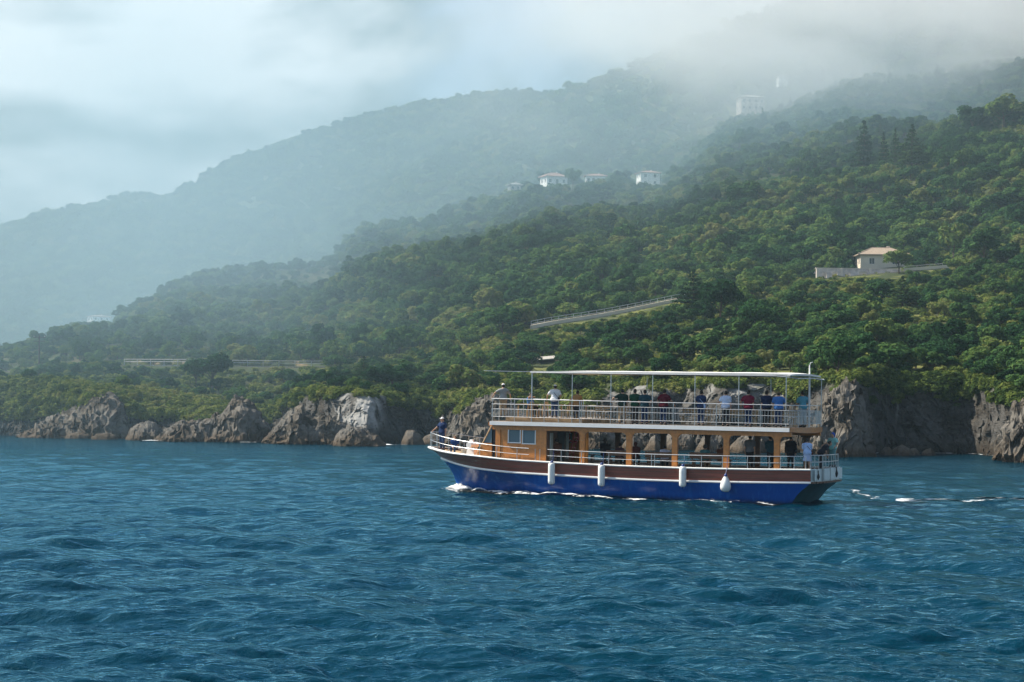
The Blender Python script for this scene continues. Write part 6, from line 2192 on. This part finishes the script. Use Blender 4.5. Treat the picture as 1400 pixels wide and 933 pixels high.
# ------------------------------------------------------------------ rocks standing off the cliff, foam
def ridge_rock(prof, D, thick, words_, seed, ns=90, nt=44, rough=1.0, name='rock', cat='rock'):
    """a long rock whose skyline runs through photo points (column, row), standing in the water at distance D"""
    pr = np.array(prof, float)
    u = np.linspace(pr[0, 0], pr[-1, 0], ns); y = np.interp(u, pr[:, 0], pr[:, 1])
    top = np.maximum(z_at(u, y, D), .05)
    t = np.linspace(-1, 1, nt)
    V = np.zeros((ns, nt, 3)); x_, y_ = az_dir(u)
    endf = np.clip(np.minimum(u - u[0], u[-1] - u) / (u[-1] - u[0]) * 6, 0, 1) ** .6
    th = thick * (.35 + .65 * endf) * (.5 + .5 * np.clip(top / top.max(), .2, 1))
    for j, q in enumerate(t):
        Dq = D + q * th
        V[:, j, 0] = x_ * Dq; V[:, j, 1] = y_ * Dq
        V[:, j, 2] = -0.9 + (top + 0.9) * (1 - abs(q) ** 2.1) ** .75
    P = V.reshape(-1, 3)
    q = P * np.array([.55, .4, .25])
    qs = P @ np.array([[.84, 0, -.54], [0, 1, 0], [.54, 0, .84]])
    n = .35 * ridged(q + seed, 3, seed) + .62 * facets(qs * np.array([.75, .6, .38]) + seed, seed) + .34 * facets(qs * np.array([1.9, 1.5, .95]) + seed, seed + 3) + .10 * ridged(q * 6 + seed, 2, seed + 5)
    s = rough * np.clip(top.max() / 4, .35, 1.3)
    side = np.repeat(np.sign(t)[None], ns, 0).ravel() * np.abs(np.repeat(t[None], ns, 0).ravel()) ** .7
    xr, yr = np.repeat(x_, nt), np.repeat(y_, nt)
    k = np.clip((P[:, 2] + .9) / 1.2, .25, 1)
    P[:, 0] += xr * n * s * side * k + s * .5 * fbm(q * 1.6 + seed + 9, 3, seed + 8) * k
    P[:, 1] += yr * n * s * side * k
    P[:, 2] += s * (.30 * ridged(q * 1.7 + seed + 20, 3, seed + 3) + .36 * facets(qs * np.array([.9, .6, .5]) + seed + 4, seed + 6) + .20 * facets(qs * np.array([2.2, 1.6, 1.2]) + seed + 4, seed + 7) - .25) * (1 - np.abs(np.repeat(t[None], ns, 0).ravel()) ** 4) * np.repeat(endf, nt)
    o = put(name, mesh_np(name, P, grid_faces(ns, nt), smooth=False), M_ROCK)
    return tag(o, words_, cat)


S = lambda u: float(shore_D(np.array([float(u)]))[0])
ridge_rock([(212, 601), (222, 590), (245, 580), (268, 577), (290, 572), (305, 566), (315, 553), (325, 545), (333, 543), (342, 550), (350, 560), (360, 572), (372, 590), (380, 604)], S(300) - 12, 6.0, 'long jagged dark rock rising to a pointed peak beside the headland', 3, 110, 40, 1.0, 'rock_outcrop')
ridge_rock([(174, 601), (180, 588), (192, 580), (205, 577), (214, 579), (222, 592), (228, 602)], S(200) - 13, 3.0, 'low rounded dark rock at the end of the long jagged outcrop', 7)
ridge_rock([(90, 598), (98, 593), (110, 590), (122, 593), (128, 597)], S(110) - 8, 1.6, 'small low rock awash below the wooded headland', 9, 40, 20, .5)
ridge_rock([(126, 598), (134, 594), (148, 592.5), (158, 595), (163, 598)], S(140) - 9, 1.4, 'small flat rock awash with a pale top near the low rounded rock', 12, 40, 20, .5)
ridge_rock([(26, 597), (45, 588), (60, 580), (80, 572), (100, 562), (118, 552), (138, 543), (152, 538), (164, 543), (172, 556), (178, 572), (186, 592), (190, 600)], S(110) - 1, 8.5, 'broad rock buttress with a grassy crest at the end of the wooded headland', 17, 110, 44, 1.1, 'rock_buttress')
ridge_rock([(362, 606), (370, 590), (380, 580), (392, 574), (402, 562), (412, 556), (420, 566), (432, 572), (446, 566), (458, 572), (470, 580), (480, 592), (492, 606)], S(430) - 9, 5.0, 'craggy grey rocks in front of the white cliff headland', 21, 100, 40, 1.1, 'rock_outcrop')
ridge_rock([(455, 607), (466, 590), (480, 582), (496, 586), (508, 594), (520, 598), (530, 608)], S(495) - 9, 3.5, 'brown tide stained rock at the foot of the pale cliff wall', 25)
ridge_rock([(548, 609), (553, 596), (558, 589), (566, 588), (574, 594), (580, 603), (584, 609)], S(565) - 14, 2.2, 'smooth boulder alone in front of the shaded cove', 29, 44, 30, .5, 'boulder')
ridge_rock([(574, 608), (582, 596), (592, 592), (603, 594), (612, 601), (620, 609)], S(595) - 12, 2.2, 'boulder just ahead of the boat bow', 33, 44, 30, .5, 'boulder')
ridge_rock([(600, 609), (612, 594), (622, 578), (634, 566), (648, 556), (662, 549), (674, 545), (690, 547), (706, 556), (722, 575), (734, 612)], S(665) - 6, 6.5, 'slanting pale rock slab rising behind the boat foredeck', 37, 100, 44, 1.1, 'rock_slab')
ridge_rock([(770, 614), (786, 590), (804, 570), (822, 560), (836, 572), (846, 596), (852, 615)], S(810) - 5, 4.5, 'leaning grey rock seen past the front canopy posts', 41, 80, 36, 1.0)
for i, (x0, x1, yt, wd) in enumerate(((852, 880, 592, 'first'), (884, 905, 596, 'second'), (905, 950, 588, 'third'), (955, 985, 594, 'fourth'), (1000, 1046, 592, 'fifth'), (1066, 1092, 600, 'sixth'))):
    m_ = (x0 + x1) / 2
    ridge_rock([(x0 - 4, 618), (x0, 610), (m_ - (x1 - x0) * .2, yt + 3), (m_ + 2, yt), (x1 - 3, yt + 9), (x1 + 3, 619)], S(m_) - 5, 2.6, f'tan shore rock seen through the boat, {wd} from the bow side', 50 + i * 3, 50, 30, .7)
ridge_rock([(1112, 622), (1118, 590), (1124, 560), (1134, 543), (1146, 530), (1158, 524), (1170, 530), (1178, 548), (1184, 575), (1190, 600), (1196, 623)], S(1150) - 3, 5.5, 'tall ribbed pale rock buttress just astern of the boat', 71, 110, 50, 1.3, 'rock_buttress')
ridge_rock([(1160, 622), (1163, 610), (1168, 604), (1175, 603), (1180, 607), (1184, 616), (1187, 622)], S(1172) - 6, 1.6, 'small arched boulder beside the headscarf passenger', 77, 40, 28, .4, 'boulder')
for i, (x0, x1, yt, words_) in enumerate(((1204, 1222, 611, 'tan boulder first in the row below the dark cliff'), (1216, 1246, 609, 'widest tan boulder in the row below the dark cliff'), (1240, 1258, 613, 'low tan boulder in the middle of the row below the dark cliff'), (1262, 1279, 613, 'separate tan boulder at the end of the row below the dark cliff'))):
    m_ = (x0 + x1) / 2
    ridge_rock([(x0 - 3, 623.5), (x0, 618), (m_ - 3, yt + 1), (m_ + 3, yt), (x1 - 2, yt + 4), (x1 + 3, 624)], S(m_) - 9 - i % 2, 1.5, words_, 81 + i * 4, 44, 28, .45, 'boulder')
ridge_rock([(1362, 628), (1368, 606), (1374, 592), (1382, 580), (1390, 562), (1400, 548), (1415, 540), (1430, 548), (1445, 580), (1455, 630)], S(1400) - 7, 5.0, 'rough brown rock at the edge of the dark cliff bay', 95, 90, 46, 1.2, 'rock_outcrop')


# foam: torn white water lying on the sea
def foam_mat():
    m = bpy.data.materials.new('sea_foam'); m.use_nodes = True
    t = NT(m.node_tree)
    geo = t.add('ShaderNodeNewGeometry')
    n = t.add('ShaderNodeTexNoise', i_Vector=(geo, 0), i_Scale=7.0, i_Detail=4.0)
    b = t.add('ShaderNodeBsdfPrincipled', i_Base_Color=t.ramp(n, [(.3, (.55, .62, .66)), (.6, (.86, .88, .89))]), i_Roughness=.7)
    bp = t.add('ShaderNodeBump', i_Strength=.6, i_Distance=.05, i_Height=n); t.link(bp, 0, b, 'Normal')
    # torn lace: holes where the water shows
    at_ = t.add('ShaderNodeAttribute', attribute_name='foam')
    n3 = t.add('ShaderNodeTexNoise', i_Vector=(geo, 0), i_Scale=3.2, i_Detail=7.0, i_Roughness=.7)
    hole = t.ramp(t.math('ADD', t.math('MULTIPLY', (at_, 2), .9), t.math('MULTIPLY', t.math('SUBTRACT', n3, .5), 2.0)), [(.02, 0.0), (.50, 1.0)])
    tr = t.add('ShaderNodeBsdfTransparent')
    mx = t.n.new('ShaderNodeMixShader'); t.link(hole, 0, mx, 0); t.link(tr, 0, mx, 1); t.link(b, 0, mx, 2)
    o = t.add('ShaderNodeOutputMaterial'); t.link(mx, 0, o, 0)
    return m


M_FOAM = foam_mat()


def sea_z(x, y):
    Dm = np.hypot(x, y)
    row = Dm ** 2 / (CAM_H) * ((math.atan(CAM_H / 27.0) - math.atan(CAM_H / 330.0)) / 799)
    lod = np.clip(np.log(row / .06) / np.log(1.3 / .06) * 2, 0, 2)
    f = np.clip(1.1 - (row - .35) / 1.7, .12, 1.1)
    x0, y0 = x, y
    for _ in range(3):
        d = sea_disp(x0, y0, lod); x0, y0 = x - .9 * f * d[1], y - .9 * f * d[2]
    return sea_disp(x0, y0, lod)[0] * np.clip(1.1 - (row - .35) / 1.7, .12, 1.1)


def foam_sheet(name, X, Y, keep, lift, rise=None, loc=None):
    """torn sheet of foam over a grid of ground points; keep > 0 is foam"""
    n, m = X.shape
    Z = sea_z(X.ravel(), Y.ravel()).reshape(n, m) + lift + (0 if rise is None else rise)
    fq = grid_faces(n, m)
    kf = keep.ravel()[fq].mean(1) > -.12
    fq = fq[kf]
    V = np.stack([X, Y, Z], -1).reshape(-1, 3)
    used = np.unique(fq); rm = -np.ones(len(V), int); rm[used] = np.arange(len(used))
    me = mesh_np(name, V[used], rm[fq])
    a = me.attributes.new('foam', 'FLOAT', 'POINT'); a.data.foreach_set('value', keep.ravel()[used].astype(np.float32))
    return tag(put(name, me, M_FOAM), kind='stuff')


# along the shore
us = np.arange(-40, 1440, .8); kk = np.linspace(-1, 1, 9)
sd_ = np.array(shore_D(us))
off = sd_[:, None] - 2.6 + kk[None] * .9
x_, y_ = az_dir(us)
X, Y = x_[:, None] * off, y_[:, None] * off
nz_ = fbm(np.stack([X.ravel() * .35, Y.ravel() * .1, 0 * X.ravel()], -1), 4, 61).reshape(X.shape)
foam_sheet('shore_foam', X, Y, nz_ + .10 - np.abs(kk)[None] * .35 + .22 * np.clip((us - 1190) / 20, 0, 1)[:, None] * np.clip((1300 - us) / 20, 0, 1)[:, None], .10)
for u0, u1, D0, nm in ((196, 232, S(210) - 18, 'breaking_foam'), (330, 352, S(340) - 19, 'breaking_foam'), (60, 110, S(85) - 10, 'breaking_foam'), (500, 560, S(530) - 13, 'breaking_foam')):
    us2 = np.arange(u0, u1, .7); kk2 = np.linspace(-1, 1, 9); x2, y2 = az_dir(us2); of = D0 + kk2[None] * 1.4 + 0 * us2[:, None]
    X, Y = x2[:, None] * of, y2[:, None] * of
    nn = fbm(np.stack([X.ravel() * .4, Y.ravel() * .3, 0 * X.ravel()], -1), 4, 63).reshape(X.shape)
    foam_sheet(nm, X, Y, 1.4 * nn + .12 - np.abs(kk2)[None] * .45, .10, rise=.12 * np.clip(1 - np.abs(kk2), 0, 1)[None] * np.clip(nn + .4, 0, 1))
# bow wave and the white line along the hull
def wl_y(x): return np.interp(-x, -LC[2][:, 0], LC[2][:, 1])
xs = np.arange(12.6, -3.0, -.05); kk = np.linspace(0, 1, 26)
wid = np.interp(xs, [-3, 0, 4, 8, 10.5, 11.6, 12.4], [.25, .55, .8, .7, 1.0, 1.25, .4])
bul = np.interp(xs, [-3, 3, 9, 11.6, 12.6], [.0, .10, .12, .55, .1])
xl = xs[:, None] + 0 * kk[None]; yl = wl_y(xs)[:, None] - .10 + wid[:, None] * kk[None] + np.interp(xs, [-3, 2, 6, 10, 12.6], [.75, .50, .15, 0, 0])[:, None]
W = np.array(BM)
X = W[0, 0] * xl + W[0, 1] * yl + W[0, 3]; Y = W[1, 0] * xl + W[1, 1] * yl + W[1, 3]
nn = 1.15 * fbm(np.stack([xl.ravel() * 0.8, yl.ravel() * 3.2, 0 * xl.ravel()], -1), 4, 65).reshape(xl.shape)
dens = np.interp(xs, [-3, -1, 2.5, 5, 7, 9, 10.6, 11.6, 12.6], [-.5, -.1, .16, .22, .15, -.12, .2, .55, .2])
foam_sheet('bow_wave', X, Y, nn + dens[:, None] + .06 - np.abs(kk - .45)[None] * .75, .05, rise=bul[:, None] * (np.sin(kk * math.pi)[None]) * (.7 + .6 * nn))
yl2 = -yl
X2 = W[0, 0] * xl + W[0, 1] * yl2 + W[0, 3]; Y2 = W[1, 0] * xl + W[1, 1] * yl2 + W[1, 3]
foam_sheet('bow_wave', X2, Y2, nn + dens[:, None] + .06 - np.abs(kk - .45)[None] * .75, .05, rise=bul[:, None] * (np.sin(kk * math.pi)[None]) * (.7 + .6 * nn))
# stern wake and the long streak behind
def streak(name, p0, p1, wdt, dens_, seed, n=260):
    A_, B_ = at(p0[0], p0[1], 1), at(p1[0], p1[1], 1)
    def gp(p):
        d = ray(*p); t = -CAM_H / d[2]; return np.array([d[0] * t, d[1] * t])
    a, b = gp(p0), gp(p1); d = b - a; L = np.linalg.norm(d); d /= L; nr = np.array([-d[1], d[0]])
    s = np.linspace(0, L, n); k = np.linspace(-1, 1, 15)
    wig = .35 * np.sin(s * .9 + seed) + .2 * np.sin(s * 2.3)
    X = a[0] + d[0] * s[:, None] + nr[0] * (k[None] * wdt + wig[:, None]); Y = a[1] + d[1] * s[:, None] + nr[1] * (k[None] * wdt + wig[:, None])
    q = fbm(np.stack([s[:, None] * .9 + 0 * k[None], k[None] * 1.3 + 0 * s[:, None], 0 * X], -1).reshape(-1, 3), 4, seed).reshape(X.shape)
    foam_sheet(name, X, Y, .55 * q + dens_ - .55 * np.abs(k)[None] ** 1.6, .17)


streak('wake_foam', (1224, 687), (1402, 690.5), 1.1, .40, 71, 300)
streak('wake_foam', (1170, 679), (1192, 686), .5, .10, 73, 90)
streak('wake_foam', (1002, 692), (1075, 693), .5, .05, 75, 120)
streak('wake_foam', (860, 690), (1000, 692), .4, .05, 77, 160)
build_growth()
